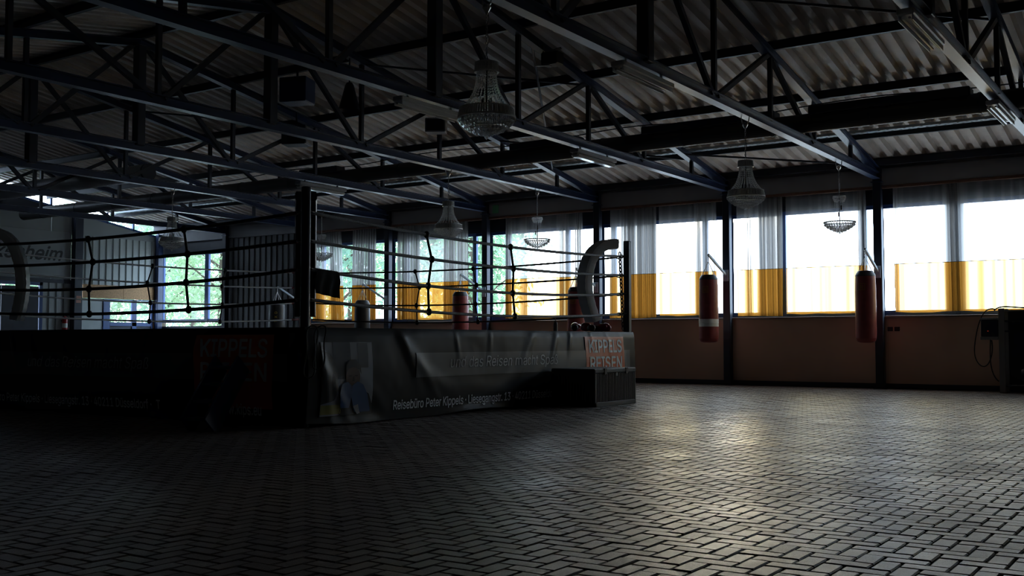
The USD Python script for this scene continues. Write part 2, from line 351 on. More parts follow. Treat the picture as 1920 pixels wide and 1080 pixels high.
wl = thing('wall_left', 'gable end wall of white ribbed cladding with a timber board', None, kind='structure')
corrugated('cladding', (XL, 19.96), (XL, YW), 2.81, 4.35, (1, 0), wl, M_corr)
corrugated('cladding', (XL, 18.72), (XL, 19.7), 0.0, 2.86, (1, 0), wl, M_corr)
for y0, y1 in ((20.1, 21.6), (21.6, YW)):
    obj('board', MB().box((XL - 0.03, y0, 2.38), (XL + 0.02, y1 - 0.006, 2.81), 0.003), M_osb, wl, label='orange-brown chipboard panel over the low door')
obj('board', MB().box((XL - 0.03, 22.76, 0.0), (XL + 0.02, YW, 2.375), 0.003), M_osb, wl)
M_gpanel = principled('white_gable_panel', (0.22, 0.235, 0.23), 0.5, noise=(0.8, 0.1))
for y0, y1 in ((0.9, 3.1), (3.1, 6.1), (6.1, 9.1), (9.1, 12.1), (12.1, 15.1), (15.1, 19.0), (19.0, 19.7)):
    obj('panel', MB().box((XL - 0.05, y0, 2.9), (XL, y1 - 0.012, 4.9 if y0 > 15 else 4.7), 0.004), M_gpanel, wl)
obj('cladding', MB().box((XL - 0.06, YB, 0), (XL - 0.01, 16.2, 2.9)), M_gpanel, wl)
obj('transom', MB().box((XL - 0.02, 0.9, 2.8), (XL + 0.03, 19.7, 2.92)), M_dark, wl)
def gable_z(y): return deck_z(y) - 0.32
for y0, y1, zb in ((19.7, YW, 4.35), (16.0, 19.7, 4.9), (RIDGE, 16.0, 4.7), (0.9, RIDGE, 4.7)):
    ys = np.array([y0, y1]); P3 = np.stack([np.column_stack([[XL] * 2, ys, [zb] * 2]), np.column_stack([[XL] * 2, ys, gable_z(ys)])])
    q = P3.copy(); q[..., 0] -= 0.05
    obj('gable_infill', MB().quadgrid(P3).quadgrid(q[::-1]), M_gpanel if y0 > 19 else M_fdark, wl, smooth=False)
obj('gable_infill', MB().box((XL - 0.05, YB, 2.9), (XL, 0.9, 4.4)), M_gpanel, wl)
M_dim = principled('dark_rear_wall', (0.05, 0.05, 0.055), 0.6, noise=(1, .2))
wr = thing('wall_right', 'plain side wall beyond the right of the hall', None, kind='structure')
m = MB().box((XR, YB, 0), (XR + 0.2, YW + .2, 4.6))
ys = np.array([0.9, RIDGE, YW]); P3 = np.stack([np.column_stack([[XR] * 3, ys, [4.6] * 3]), np.column_stack([[XR] * 3, ys, deck_z(ys) + .1])])
m.quadgrid(P3); obj('wall_panel', m, M_dim, wr, smooth=False)
wf = thing('wall_front', 'plain wall behind the viewer', None, kind='structure')
obj('wall_panel', MB().box((XL, YB - 0.2, 0), (XR, YB, 4.4)), M_dim, wf)
obj('eave_wall', MB().box((XL, 0.7, 4.2), (XR, 0.9, 5.1)), M_dim, wf)
obj('baseboard_back', MB().box((-23.06, YW - 0.025, 0), (XR, YW, 0.11), 0.004), M_fdark, label='dark skirting along the foot of the window wall', kind='structure')
obj('trim_1', MB().box((XL, YW - 0.1, 4.31), (XR, YW + 0.02, 4.68), 0.005), M_grey, label='grey fascia beam along the eaves over the windows', kind='structure')
obj('trim_2', MB().box((-23.06, YW - 0.13, 4.25), (XR, YW - 0.02, 4.31), 0.005), M_wood, label='brown curtain board under the eaves beam', kind='structure')

# windows: one per bay
def sheet_quad(*p): return np.array(p, float), np.array([(0, 1, 2), (0, 2, 3)])
def window(n, x0, x1, mull, z0=1.545, z1=3.93):
    w = thing(f'window_{n}', 'blue-framed hall window', None, kind='structure')
    y0, y1 = YW + 0.06, YW + 0.13
    m = MB().box((x0, y0, z0), (x1, y1, z0 + 0.11), 0.006).box((x0, y0, z1 - 0.09), (x1, y1, z1), 0.006)
    xs = [x0] + mull + [x1]
    for i, x in enumerate(xs):
        hw = (0.06 if n != 9 else 0.09) if 0 < i < len(xs) - 1 else 0.05
        m.box((x - hw, y0 - 0.01, z0), (x + hw, y1 + 0.01, z1), 0.006)
    obj('frame', m, M_frame, w)
    for a, b in zip(xs[:-1], xs[1:]):
        obj('pane', sheet_quad((a + .05, YW + .09, z0 + .1), (b - .05, YW + .09, z0 + .1), (b - .05, YW + .09, z1 - .08), (a + .05, YW + .09, z1 - .08)), M_pane, w, smooth=False)
bays = [(-2.6, 0.81), (-6.01, -2.6), (-9.42, -6.01), (-12.83, -9.42), (-16.24, -12.83), (-19.65, -16.24), (-23.06, -19.65)]
MULL = [(.3, .7), (.45,), (.37, .895), (.1, .815), (.17, .71), (.15, .85), (.2, .75)]
for n, (a, b) in enumerate(bays):
    window(n + 1, a, b, [a + BAY * f for f in MULL[n]])
window(9, -29.84, -26.42, [-27.6, -26.3 - 0.3], 1.62, 3.95)

# gable strip light following the roof pitch
w = thing('window_10', 'narrow sloping strip light under the roof edge of the gable', None, kind='structure')
ys = np.linspace(13.0, 22.95, 11)
for a, b in zip(ys[:-1], ys[1:]):
    yy = np.array([a + 0.03, b - 0.03]); P3 = np.stack([np.column_stack([[XL - 0.02] * 2, yy, gable_z(yy) - .02]), np.column_stack([[XL - 0.02] * 2, yy, gable_z(yy) + 0.15])])
    obj('pane', MB().quadgrid(P3), M_pane, w, smooth=False)
m = MB()
for y in ys: m.box((XL - 0.05, y - 0.025, gable_z(y) - 0.04), (XL + 0.01, y + 0.025, deck_z(y)))
m.bar((XL - .02, 13, gable_z(13)), (XL - .02, 22.95, gable_z(22.95)), 0.06, 0.06)
obj('frame', m, M_frame, w)
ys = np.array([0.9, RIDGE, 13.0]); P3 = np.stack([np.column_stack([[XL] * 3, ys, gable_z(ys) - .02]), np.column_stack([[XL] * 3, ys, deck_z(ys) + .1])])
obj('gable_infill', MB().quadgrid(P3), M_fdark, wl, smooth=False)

# gable doors
d1 = thing('door_1', 'dark blue double door in the gable wall', None, kind='structure')
for y0, y1 in ((16.22, 17.4), (17.42, 18.6)):
    obj('door_leaf', MB().box((XL - 0.02, y0, 0.01), (XL + 0.03, y1, 2.66), 0.004), M_dark, d1)
m = MB().box((XL - 0.03, 16.1, 0), (XL + 0.05, 16.2, 2.8)).box((XL - 0.03, 18.62, 0), (XL + 0.05, 18.72, 2.8)).box((XL - 0.03, 16.1, 2.7), (XL + 0.05, 18.72, 2.8))
obj('frame', m, M_frame, d1)
obj('handle', MB().tube([(XL + 0.07, 17.3, 1.0), (XL + 0.07, 17.3, 1.3)], 0.012).tube([(XL + 0.03, 17.3, 1.0), (XL + 0.07, 17.3, 1.0)], .01).tube([(XL + 0.03, 17.3, 1.3), (XL + 0.07, 17.3, 1.3)], .01), M_chrome, d1)
d2 = thing('door_2', 'low blue-framed glazed door in the gable wall under the chipboard', None, kind='structure')
m = MB().box((XL - 0.05, 20.85, 0), (XL + 0.03, 21.1, 2.37), .006).box((XL - 0.05, 21.93, 0), (XL + 0.03, 22.11, 2.37), .006).box((XL - 0.05, 22.69, 0), (XL + 0.02, 22.76, 2.37), .006)
m.box((XL - 0.05, 21.1, 2.33), (XL + 0.03, 22.7, 2.37)).box((XL - 0.05, 21.1, 1.5), (XL + 0.03, 22.7, 1.62))
obj('frame', m, M_frame, d2)
obj('lower_panel', MB().box((XL - 0.04, 21.05, 0.02), (XL, 22.7, 1.52)), M_dark, d2)
for a, b in ((21.1, 21.93), (22.11, 22.7)): obj('pane', sheet_quad((XL - .02, b, 1.62), (XL - .02, b, 2.34), (XL - .02, a, 2.34), (XL - .02, a, 1.62))[::1], M_pane, d2, smooth=False)
obj('wall_panel', MB().box((XL - 0.06, 20.1, 0), (XL - 0.005, 20.85, 2.37)), M_corr, wl)

# ------------------------------------------------------------------ columns
def column(x, label, y=22.92, ztop=4.7):
    t = thing('steel_column', label, 'steel column', (x, y, 0), group='columns along the window wall')
    obj('shaft', MB().box((-0.085, -0.085, 0.02), (0.085, 0.085, ztop), 0.012), M_dark, t)
    obj('base_plate', MB().box((-0.13, -0.12, 0), (0.13, 0.12, 0.02), 0.004), M_dark, t)
    obj('cap_plate', MB().box((-0.12, -0.1, ztop - 0.32), (0.12, 0.1, ztop - 0.3), 0.003), M_blue, t)
    return t
column(COLX[2], 'dark blue steel column right of the plain red punching bag by the windows')
column(COLX[3], 'dark blue steel column right of the red punching bag with white tape')
column(COLX[4], 'dark blue column at the windows directly behind the white ring corner pad')
column(COLX[5], 'dark blue column right of the red punching bag seen through the ring ropes')
column(COLX[6], 'dark blue column right of the black punching bag seen through the ring ropes')
column(COLX[7], 'dark column at the windows hidden behind the padded near ring post')
column(COLX[8], 'blue column at the right edge of the far door-side window, leaves behind')
column(COLX[1], 'dark column at the windows past the right edge of the picture')
column(COLX[0], 'dark column of the window wall farthest out of the picture on the right')
t = thing('gable_column', 'dark blue column of the gable wall between the sign panel and the ribbed cladding', 'steel column', (XL + 0.12, 19.82, 0))
obj('shaft', MB().box((-0.12, -0.14, 0), (0.1, 0.14, 4.95), 0.01), M_dark, t)
obj('notice', MB().box((0.101, -0.08, 2.2), (0.106, 0.09, 2.42)), principled('notice_print', (0.3, 0.12, 0.07), 0.5), t, label='small square red-brown notice')
t = thing('gable_column', 'blue corner column where the gable meets the far tall window', 'steel column', (XL + 0.1, 22.9, 0))
obj('shaft', MB().box((-0.08, -0.1, 0), (0.1, 0.1, 4.6), 0.01), M_blue, t)

# ------------------------------------------------------------------ roof trusses
def truss():
    t = thing('roof_truss', 'x', 'roof truss')
    zb = 4.45
    m = MB(); m.ibeam((0, 1.0, zb + 0.075), (0, 22.98, zb + 0.075), 0.15, 0.15, 0.014); obj('bottom_chord', m, M_blue, t)
    for sg in (1, -1):
        a, b = (0, RIDGE, chord_z(RIDGE)), (0, RIDGE + sg * 10.95, chord_z(RIDGE + sg * 10.95) + 0.0)
        obj('top_chord', MB().ibeam(a, b, 0.14, 0.14, 0.014), M_blue, t)
    obj('king_post', MB().box((-0.085, RIDGE - 0.085, zb + 0.1), (0.085, RIDGE + 0.085, chord_z(RIDGE) - 0.05), 0.01), M_dark, t)
    for sg in (1, -1):
        for yy in (2.2, 4.5, 6.72, 8.98):
            y = RIDGE + sg * yy
            obj('vertical_post', MB().bar((0, y, zb + 0.13), (0, y, chord_z(y) - 0.05), 0.07, 0.07, up=(1, 0, 0)), M_dark, t)
        for y0, y1 in ((2.1, 0.15), (2.3, 4.4), (6.62, 4.6)):
            a, b = (0, RIDGE + sg * y0, zb + 0.12), (0, RIDGE + sg * y1, chord_z(RIDGE + sg * y1) - 0.05)
            obj('diagonal', MB().bar(a, b, 0.075, 0.075, up=(1, 0, 0)), M_dark, t)
    return t
tr = truss()
tl = {-2.6: 'blue steel roof truss at the right edge with two long tube lights under it',
      -6.01: 'blue steel roof truss carrying three crystal chandeliers and one tube light',
      -9.42: 'blue steel roof truss with two tube lights, running above the white-taped punching bag column',
      -12.83: 'blue steel roof truss carrying the two mid-distance chandeliers over the ring',
      -16.24: 'blue steel roof truss with one tube light just above the near ring post',
      -19.65: 'blue steel roof truss carrying the two dim chandeliers at the left',
      -23.06: 'dark roof truss second from the gable wall on the left',
      -26.47: 'dark roof truss nearest to the gable wall on the left',
      0.81: 'roof truss overhead beyond the right edge of the picture'}
for k, (x, lb) in enumerate(tl.items()):
    if k == 0:
        tr.SetCustomDataByKey('label', lb); tr.SetCustomDataByKey('group', 'roof trusses')
        UsdGeom.XformCommonAPI(UsdGeom.Xform(tr)); UsdGeom.Xform(tr).GetOrderedXformOps()[0].Set(Gf.Vec3d(x, 0, 0))
    else: dup(tr, lb, (x, 0, 0), group='roof trusses')

# ------------------------------------------------------------------ duct heater, cable tray, cables
t = thing('heating_duct', 'long dark round heating duct resting on the truss chords along the window side', 'duct', (0, 17.9, 4.775))
L0, L1 = XL + 0.3, XR - 0.3
obj('duct_pipe', MB().tube([(x, 0, 0) for x in np.linspace(L0, L1, 30)], 0.165, 20), principled('dark_duct', (0.03, 0.03, 0.032), 0.45), t)
for x in np.arange(L0 + 1, L1, 1.7): obj('joint_ring', MB().tube([(x - .02, 0, 0), (x + .02, 0, 0)], 0.175, 20), M_dark, t)
for x0, x1 in ((-9.0, -6.4), (-5.8, -3.2), (-12.0, -10.4), (-18.0, -16.8), (-2.2, 0.4)):
    obj('reflector', MB().box((x0, -0.16, 0.12), (x1, 0.16, 0.27), 0.02), M_dark, t)
t = thing('spiral_duct', 'ribbed metal spiral duct under the roof near the gable', 'duct', (0, 15.4, 4.9))
xs = np.arange(-29.3, -20.5, 0.03)
obj('duct_pipe', MB().tube(np.column_stack([xs, 0 * xs, 0 * xs]), 0.19 + 0.006 * (np.arange(len(xs)) % 3 == 0), 16), principled('spiral_zinc', (0.3, 0.3, 0.31), 0.4, 0.5), t)
obj('end_cap', MB().lathe([(0.001, 0), (0.2, 0), (0.2, 0.06), (0.001, 0.06)], (-20.5, 0, 0), 16, 'x'), M_dark, t)
t = thing('cable_tray', 'perforated zinc cable tray running along the outermost purlin', 'cable tray', (0, 20.83, 5.07))
m = MB()
for x in np.arange(XL + 0.5, XR - 0.5, 0.16):
    m.box((x, -0.07, 0), (x + 0.11, -0.03, 0.006)); m.box((x + .07, 0.02, 0), (x + 0.18, 0.07, 0.006))
m.box((XL + .4, -0.09, 0), (XR - .4, -0.07, 0.05)).box((XL + .4, 0.07, 0), (XR - .4, 0.09, 0.05)).box((XL + .4, -0.025, 0), (XR - .4, 0.015, 0.006))
obj('tray', m, M_zinc, t, smooth=False)
def cable(name, pts, r, label, m=M_black):
    p = np.array(pts, float); s = np.linspace(0, len(p) - 1, (len(p) - 1) * 6 + 1)
    from scipy.interpolate import CubicSpline
    q = CubicSpline(np.arange(len(p)), p)(s)
    return obj(name, MB().tube(q, r, 6), m, label=label, cat='cable')
pts = []
for i, x in enumerate(np.linspace(-22, 0, 15)): pts.append((x, 18.5 + 0.04 * (i % 2), 5.2 + 0.04 * ((i * 7) % 3 - 1)))
cable('power_cable', pts, 0.012, 'thin black power cable sagging along the roof beside the heating duct')

# ------------------------------------------------------------------ tube lights under the chords
def tube_light(kind):
    t = thing('fluorescent_light', 'x', 'ceiling light')
    obj('housing', MB().box((-0.09, -0.72, -0.02), (0.09, 0.72, 0.05), 0.012), M_white if kind == 0 else M_grey, t)
    if kind == 0:
        obj('reflector', MB().bar((-0.07, -0.7, -0.04), (-0.07, 0.7, -0.04), 0.01, 0.07).bar((0.07, -0.7, -0.04), (0.07, 0.7, -0.04), 0.01, 0.07), M_white, t)
        for x in (-0.035, 0.035): obj('tube', MB().tube([(x, -0.68, -0.045), (x, 0.68, -0.045)], 0.014, 10), principled('unlit_tube', (0.7, 0.7, 0.68), 0.15), t)
    else:
        obj('diffuser', MB().box((-0.08, -0.7, -0.1), (0.08, 0.7, -0.02), 0.03), principled('clear_diffuser', (0.75, 0.76, 0.74), 0.12, transmission_weight=0.45), t)
        obj('tube', MB().tube([(0, -0.66, -0.055), (0, 0.66, -0.055)], 0.014, 10), _mats.get('unlit_tube', M_white), t)
    for y in (-0.5, 0.5): obj('hanger', MB().box((-0.015, y - .01, 0.05), (0.015, y + .01, 0.12)), M_dark, t)
    return t
for kind, x, y, lb in ((0, -6.01, 11.95, 'open tube light under the truss right of the big near chandelier'),
                       (0, -9.42, 11.88, 'long white tube light left of the big near chandelier'),
                       (1, -9.42, 16.7, 'clear-covered tube light crossing the dark heating duct'),
                       (0, -2.6, 11.8, 'tube light under the top right truss, upper one'),
                       (0, -2.6, 16.75, 'bright-edged tube light under the right-hand truss, lower one'),
                       (1, -16.24, 16.7, 'pale tube light just above the top of the near ring post')):
    t = tube_light(kind); t.SetCustomDataByKey('label', lb); t.SetCustomDataByKey('group', 'tube lights under the trusses')
    UsdGeom.Xform(t).GetOrderedXformOps()[0].Set(Gf.Vec3d(x, y, 4.36))

# ------------------------------------------------------------------ chandeliers
OCT = np.array([(1, 0, 0), (-1, 0, 0), (0, 1, 0), (0, -1, 0), (0, 0, 1.15), (0, 0, -1.15)], float)
OCTF = np.array([(0, 2, 4), (2, 1, 4), (1, 3, 4), (3, 0, 4), (2, 0, 5), (1, 2, 5), (3, 1, 5), (0, 3, 5)])
def bead(m, p, r): m.add(OCT * r + np.asarray(p, float), OCTF)
M_brass = principled('chandelier_frame', (0.6, 0.6, 0.57), 0.3, 0.4)
M_socket = principled('candle_socket', (0.05, 0.045, 0.04), 0.5)
def chain(m, a, b, r=0.004, link=0.045):
    a, b = np.array(a, float), np.array(b, float); n = max(1, int(np.linalg.norm(b - a) / (link * 0.75))); d = (b - a) / n
    dn = d / np.linalg.norm(d); s = np.cross(dn, (0.3, 0.9, 0.1)); s /= np.linalg.norm(s); q = np.cross(dn, s); th = np.linspace(0, 2 * PI, 9)
    for i in range(n):
        c = a + d * (i + 0.5); e = s if i % 2 else q
        m.tube(c + np.cos(th)[:, None] * dn * link / 2 + np.sin(th)[:, None] * e * link * 0.27, r, 5, caps=False)
def crystal_ring(r, z, n, br, drop=0.0, ph=0.0):
    m = MB()
    for k in range(n):
        a = (k + ph) / n * 2 * PI; bead(m, (r * math.cos(a), r * math.sin(a), z - drop), br)
    return m
def chandelier(kind):
    """origin at the hook on the chord, hanging down to about z = -1.4"""
    t = thing('chandelier', 'x', 'chandelier')
    m = MB().tube([(-0.06, 0, 0.02), (-0.05, 0, -0.06), (0, 0, -0.1)], 0.008).tube([(0.06, 0, 0.02), (0.05, 0, -0.06), (0, 0, -0.1)], 0.008).lathe([(0.001, -0.06), (0.035, -0.07), (0.045, -0.1), (0.012, -0.16), (0.001, -0.17)], n=14)
    obj('hook', m, M_chrome, t)
    zc = -0.66
    m = MB(); chain(m, (0, 0, -0.16), (0, 0, zc + 0.01)); obj('chain', m, M_chrome, t, smooth=True)
    m = MB().tube([(0.01 + 0.012 * math.sin(z * 25), 0.01 * math.cos(z * 31), z) for z in np.linspace(-0.14, zc, 16)], 0.004, 5); obj('flex', m, M_black, t)
    if kind == 0:
        m = MB()
        for k in range(40):
            a = k / 40 * 2 * PI; m.bar((0.112 * math.cos(a), 0.112 * math.sin(a), zc), (0.118 * math.cos(a), 0.118 * math.sin(a), zc - 0.085), 0.014, 0.01, up=(math.cos(a), math.sin(a), 0))
        m.lathe([(0.105, zc + .005), (0.12, zc + .005), (0.12, zc - .01), (0.105, zc - .01)], n=24).lathe([(0.105, zc - .08), (0.125, zc - .08), (0.125, zc - .095), (0.105, zc - .095)], n=24)
        obj('crown_ring', m, M_brass, t)
        ns = 24
        for k in range(ns):
            m = MB(); a = k / ns * 2 * PI
            for s in np.linspace(0, 1, 14):
                r = 0.095 + 0.02 * s + 0.125 * s ** 2.6; bead(m, (r * math.cos(a), r * math.sin(a), zc - 0.1 - 0.35 * s), 0.0115)
            obj('bead_strand', m, M_crystal, t, smooth=False)
        zr = zc - 0.46; m = MB()
        for k in range(72):
            a = k / 72 * 2 * PI; m.bar((0.265 * math.cos(a), 0.265 * math.sin(a), zr), (0.285 * math.cos(a), 0.285 * math.sin(a), zr - 0.09), 0.018, 0.012, up=(math.cos(a), math.sin(a), 0))
        m.lathe([(0.25, zr + .004), (0.275, zr + .004), (0.275, zr - .008), (0.25, zr - .008)], n=36).lathe([(0.27, zr - .085), (0.292, zr - .085), (0.292, zr - .1), (0.27, zr - .1)], n=36)
        obj('rim_band', m, M_brass, t)
        for i, (r, dz_, n, b) in enumerate(((0.28, 0.115, 48, 0.015), (0.26, 0.145, 42, 0.016), (0.225, 0.175, 34, 0.018), (0.18, 0.205, 26, 0.019), (0.125, 0.23, 18, 0.021), (0.065, 0.25, 9, 0.022))):
            obj('crystal_tier', crystal_ring(r, zr - dz_, n, b, ph=0.5 * (i % 2)), M_crystal, t, smooth=False)
        m = MB()
        for r, dz_ in ((0.272, 0.1), (0.235, 0.14), (0.15, 0.2)): m.tube([(r * math.cos(a), r * math.sin(a), zr - dz_ + .005) for a in np.linspace(0, 2 * PI, 25)], 0.005, 5, caps=False)
        obj('bowl_frame', m, M_brass, t)
        m = MB(); bead(m, (0, 0, zr - 0.285), 0.026); obj('finial', m, M_crystal, t, smooth=False)
        m = MB().tube([(0, 0, zc), (0, 0, zr - 0.1)], 0.01)
        for a in np.arange(4) * PI / 2: m.tube([(0.05 * math.cos(a), 0.05 * math.sin(a), zr + 0.0), (0.05 * math.cos(a), 0.05 * math.sin(a), zr + 0.1)], 0.013)
        obj('lamp_socket', m, M_socket, t)
    else:
        for i, (r, dz_, n) in enumerate(((0.115, 0.0, 24), (0.12, 0.03, 26), (0.105, 0.065, 22), (0.09, 0.095, 18))):
            obj('crown_tier', crystal_ring(r, zc - dz_, n, 0.012, ph=0.5 * (i % 2)), M_crystal, t, smooth=False)
        obj('crown_ring', MB().lathe([(0.1, zc + .012), (0.118, zc + .012), (0.118, zc + .002), (0.1, zc + .002)], n=24), M_brass, t)
        zr = zc - 0.5
        for k in range(10):
            a = k / 10 * 2 * PI
            m = MB()
            for s in np.linspace(0, 1, 12):
                r = 0.085 + 0.03 * s + 0.14 * s ** 6; bead(m, (r * math.cos(a), r * math.sin(a), zc - 0.1 - 0.39 * s), 0.006)
            obj('bead_strand', m, M_crystal, t, smooth=False)
        obj('rim_ring', MB().lathe([(0.276, zr + .012), (0.286, zr + .012), (0.286, zr - .006), (0.276, zr - .006), (0.276, zr + .012)], n=36), M_brass, t)
        for i, (r, dz_, n, b) in enumerate(((0.288, 0.0, 40, 0.02), (0.27, 0.045, 32, 0.026), (0.225, 0.085, 26, 0.027), (0.17, 0.12, 19, 0.027), (0.11, 0.15, 12, 0.027), (0.05, 0.172, 5, 0.026))):
            obj('crystal_tier', crystal_ring(r, zr - dz_, n, b, ph=0.5 * (i % 2)), M_crystal, t, smooth=False)
        m = MB(); bead(m, (0, 0, zr - 0.2), 0.022); obj('finial', m, M_crystal, t, smooth=False)
        m = MB().tube([(0, 0, zc), (0, 0, zr - 0.12)], 0.008).tube([(0.03, 0.02, zc - .17), (0.03, 0.02, zc - 0.26)], 0.016).tube([(-0.02, 0.03, zc - .3), (-0.02, 0.03, zc - 0.38)], 0.016)
        obj('lamp_socket', m, M_socket, t)
    return t
CH = 'crystal chandeliers under the trusses'
cA, cB = chandelier(0), chandelier(1)
for t, loc, lb in ((cA, (-6.01, 8.49, 4.43), 'big crystal basket chandelier hanging top centre, nearest of all'),
                   (cB, (-6.01, 20.18, 4.43), 'bowl-shaped crystal chandelier left of the plain red punching bag, before the bright window')):
    t.SetCustomDataByKey('label', lb); t.SetCustomDataByKey('group', CH); UsdGeom.Xform(t).GetOrderedXformOps()[0].Set(Gf.Vec3d(*loc))
dup(cA, 'crystal basket chandelier above the white-taped punching bag, before the bright windows', (-6.01, 15.39, 4.43), 15, CH)
dup(cA, 'crystal basket chandelier above the ring ropes, left of the smaller bowl chandelier', (-12.83, 16.8, 4.46), 40, CH)
dup(cB, 'bowl-shaped crystal chandelier above the ring ropes, left of the white ring pad', (-12.83, 20.12, 4.46), 70, CH)
dup(cA, 'dim crystal basket chandelier at the left above the far leafy window', (-19.65, 15.45, 4.46), 10, CH)
dup(cB, 'bowl-shaped chandelier half hidden behind the near ring post pad', (-19.65, 20.23, 4.46), 20, CH)

# ------------------------------------------------------------------ curtains
def fold_curve(x0, x1, segs, seed):
    """segs: (xa, xb, layers) where the cloth is bunched; between them it hangs loose"""
    r = np.random.default_rng(seed); xs, ph, am, de = [x0], [r.uniform(0, 6)], [], []
    x = x0
    while x < x1:
        lam, A, D = 0.21, 0.016, 0.62
        for a, b, d_ in segs:
            if a <= x <= b: lam, A, D = 0.085, 0.034, d_
        lam *= 0.5 + 1.2 * float(meshkit.noise(np.array([[x * 2.6, seed * 1.7, 0.3]]), seed)[0]); A *= 0.5 + float(meshkit.noise(np.array([[x * 3.1, seed * .7, 4.3]]), seed)[0]); dx = lam / 12
        x += dx; xs.append(x); ph.append(ph[-1] + 2 * PI * dx / lam); am.append(A); de.append(D)
    am.append(am[-1]); de.append(de[-1])
    sm = lambda q, k: np.convolve(np.pad(q, k, mode='edge'), np.ones(2 * k + 1) / (2 * k + 1), 'valid')
    return np.array(xs), np.array(ph), sm(am, 6), sm(de, 3)
def curtain(label, x0, x1, segs, seed, ztop=4.25, zmid=2.63, zbot=1.6, lean=0.0):
    t = thing('curtain', label, 'curtain', (0, 0, 0), group='two-tone curtains along the window wall')
    y0 = YW - 0.085
    xs, ph, am, de = fold_curve(x0, x1, segs, seed)
    n1 = meshkit.noise(np.stack([xs * 3, xs * 0, xs * 0 + seed], 1), seed); n2 = meshkit.noise(np.stack([xs * 22, xs * 0, xs * 0 + seed], 1), seed + 3)
    n3 = meshkit.noise(np.stack([xs * 6, xs * 0, xs * 0 + seed + 40], 1), seed + 8)
    de = np.maximum(de * (1 + 1.1 * (n2 - .5) * (de > 1.2)) + 0.7 * n1 * np.clip(np.cos(ph), 0, 1) + 0.9 * np.clip(n3 - .64, 0, 1) * 2.4, 0.4)
    def sheet(za, zb, rows, drop=0.0):
        zs = np.linspace(za, zb, rows); P3 = []
        for z in zs:
            k = 0.55 + 0.45 * (ztop - z) / (ztop - zbot)
            loose = (n1 - 0.5) * 0.05 * (ztop - z) / 2.5
            P3.append(np.column_stack([xs + lean * (ztop - z) + 0.35 * am * np.sin(2 * ph + z), y0 + am * k * np.sin(ph + 0.15 * np.sin(z * 2 + seed)) + loose * 0.5, np.full(len(xs), z)]))
        P3 = np.stack(P3); P3[-1, :, 2] += drop * (n1 - 0.3); return P3
    for nm, P3, m in (('sheer_panel', sheet(ztop, zmid, 8), M_sheer), ('yellow_band', sheet(zmid, zbot, 6, 0.03), M_voile)):
        g = obj(nm, MB().quadgrid(P3), m, t, smooth=True)
        UsdGeom.PrimvarsAPI(g).CreatePrimvar('bunching', Sdf.ValueTypeNames.FloatArray, 'vertex').Set(Vt.FloatArray.FromNumpy(np.tile(de, len(P3)).astype(np.float32)))
    th = sheet(zmid, zbot, 6)[0] + [0, -0.004, 0]; obj('seam', MB().tube(th[::3], 0.005, 4), principled('seam_thread', (0.35, 0.3, 0.2), 0.8), t)
    return t
curtain('two-tone curtain at the far right of the window wall, above the tool rack', -5.7, -2.75, [(-5.7, -5.6, 2), (-4.66, -4.36, 7), (-3.0, -2.75, 4)], 1)
curtain('pale loosely hanging two-tone curtain between the two right-hand punching bags', -8.05, -6.28, [(-6.44, -6.28, 4)], 2)
curtain('bunched two-tone curtain right of the column beside the white-taped punching bag', -9.2, -8.12, [(-8.98, -8.86, 2.6), (-8.66, -8.12, 7.5)], 3, zbot=1.56)
curtain('pale two-tone curtain behind the white-taped punching bag', -11.17, -9.72, [(-10.2, -9.93, 4), (-9.8, -9.72, 2.5)], 4)
curtain('brownish bunched two-tone curtain right of the far ring corner post', -12.5, -11.25, [(-12.5, -12.42, 2), (-12.2, -11.25, 7)], 5, zbot=1.56)
curtain('bright two-tone curtain left of the white ring pad, behind the bowl chandelier', -15.62, -13.32, [(-15.62, -15.45, 3), (-15.1, -14.95, 2.2), (-14.0, -13.75, 2.6), (-13.5, -13.32, 2.2)], 6)
curtain('two-tone curtain behind the red bag seen through the middle of the ropes', -19.32, -16.85, [(-19.32, -18.55, 3.5), (-17.7, -16.85, 4)], 7)
curtain('narrow bunched two-tone curtain left of the black punching bag column', -21.05, -20.15, [(-21.05, -20.15, 3.2)], 8)
curtain('short two-tone curtain behind the towel at the near ring post', -22.75, -21.5, [(-22.75, -22.4, 3), (-22.0, -21.5, 3)], 9, lean=0.05)
curtain('two-tone curtain outside the picture beyond the right edge', -2.4, 0.6, [(-2.4, -2.2, 4), (-1.0, -.8, 4), (.3, .6, 4)], 10)

# ------------------------------------------------------------------ boxing ring
RX0, RX1, RY0, RY1, RZ = -17.0, -8.8, 8.8, 17.0, 1.16
ring = thing('boxing_ring', 'raised boxing ring with four ropes and black printed banners around its platform', 'boxing ring')
obj('platform', MB().box((RX0 + .12, RY0 + .12, 0), (RX1 - .12, RY1 - .12, RZ - 0.03)), M_black, ring)
obj('canvas_floor', MB().box((RX0, RY0, RZ - 0.04), (RX1, RY1, RZ), 0.018), M_canvas, ring)
SL = 8.2
wr_ = np.random.default_rng(3)
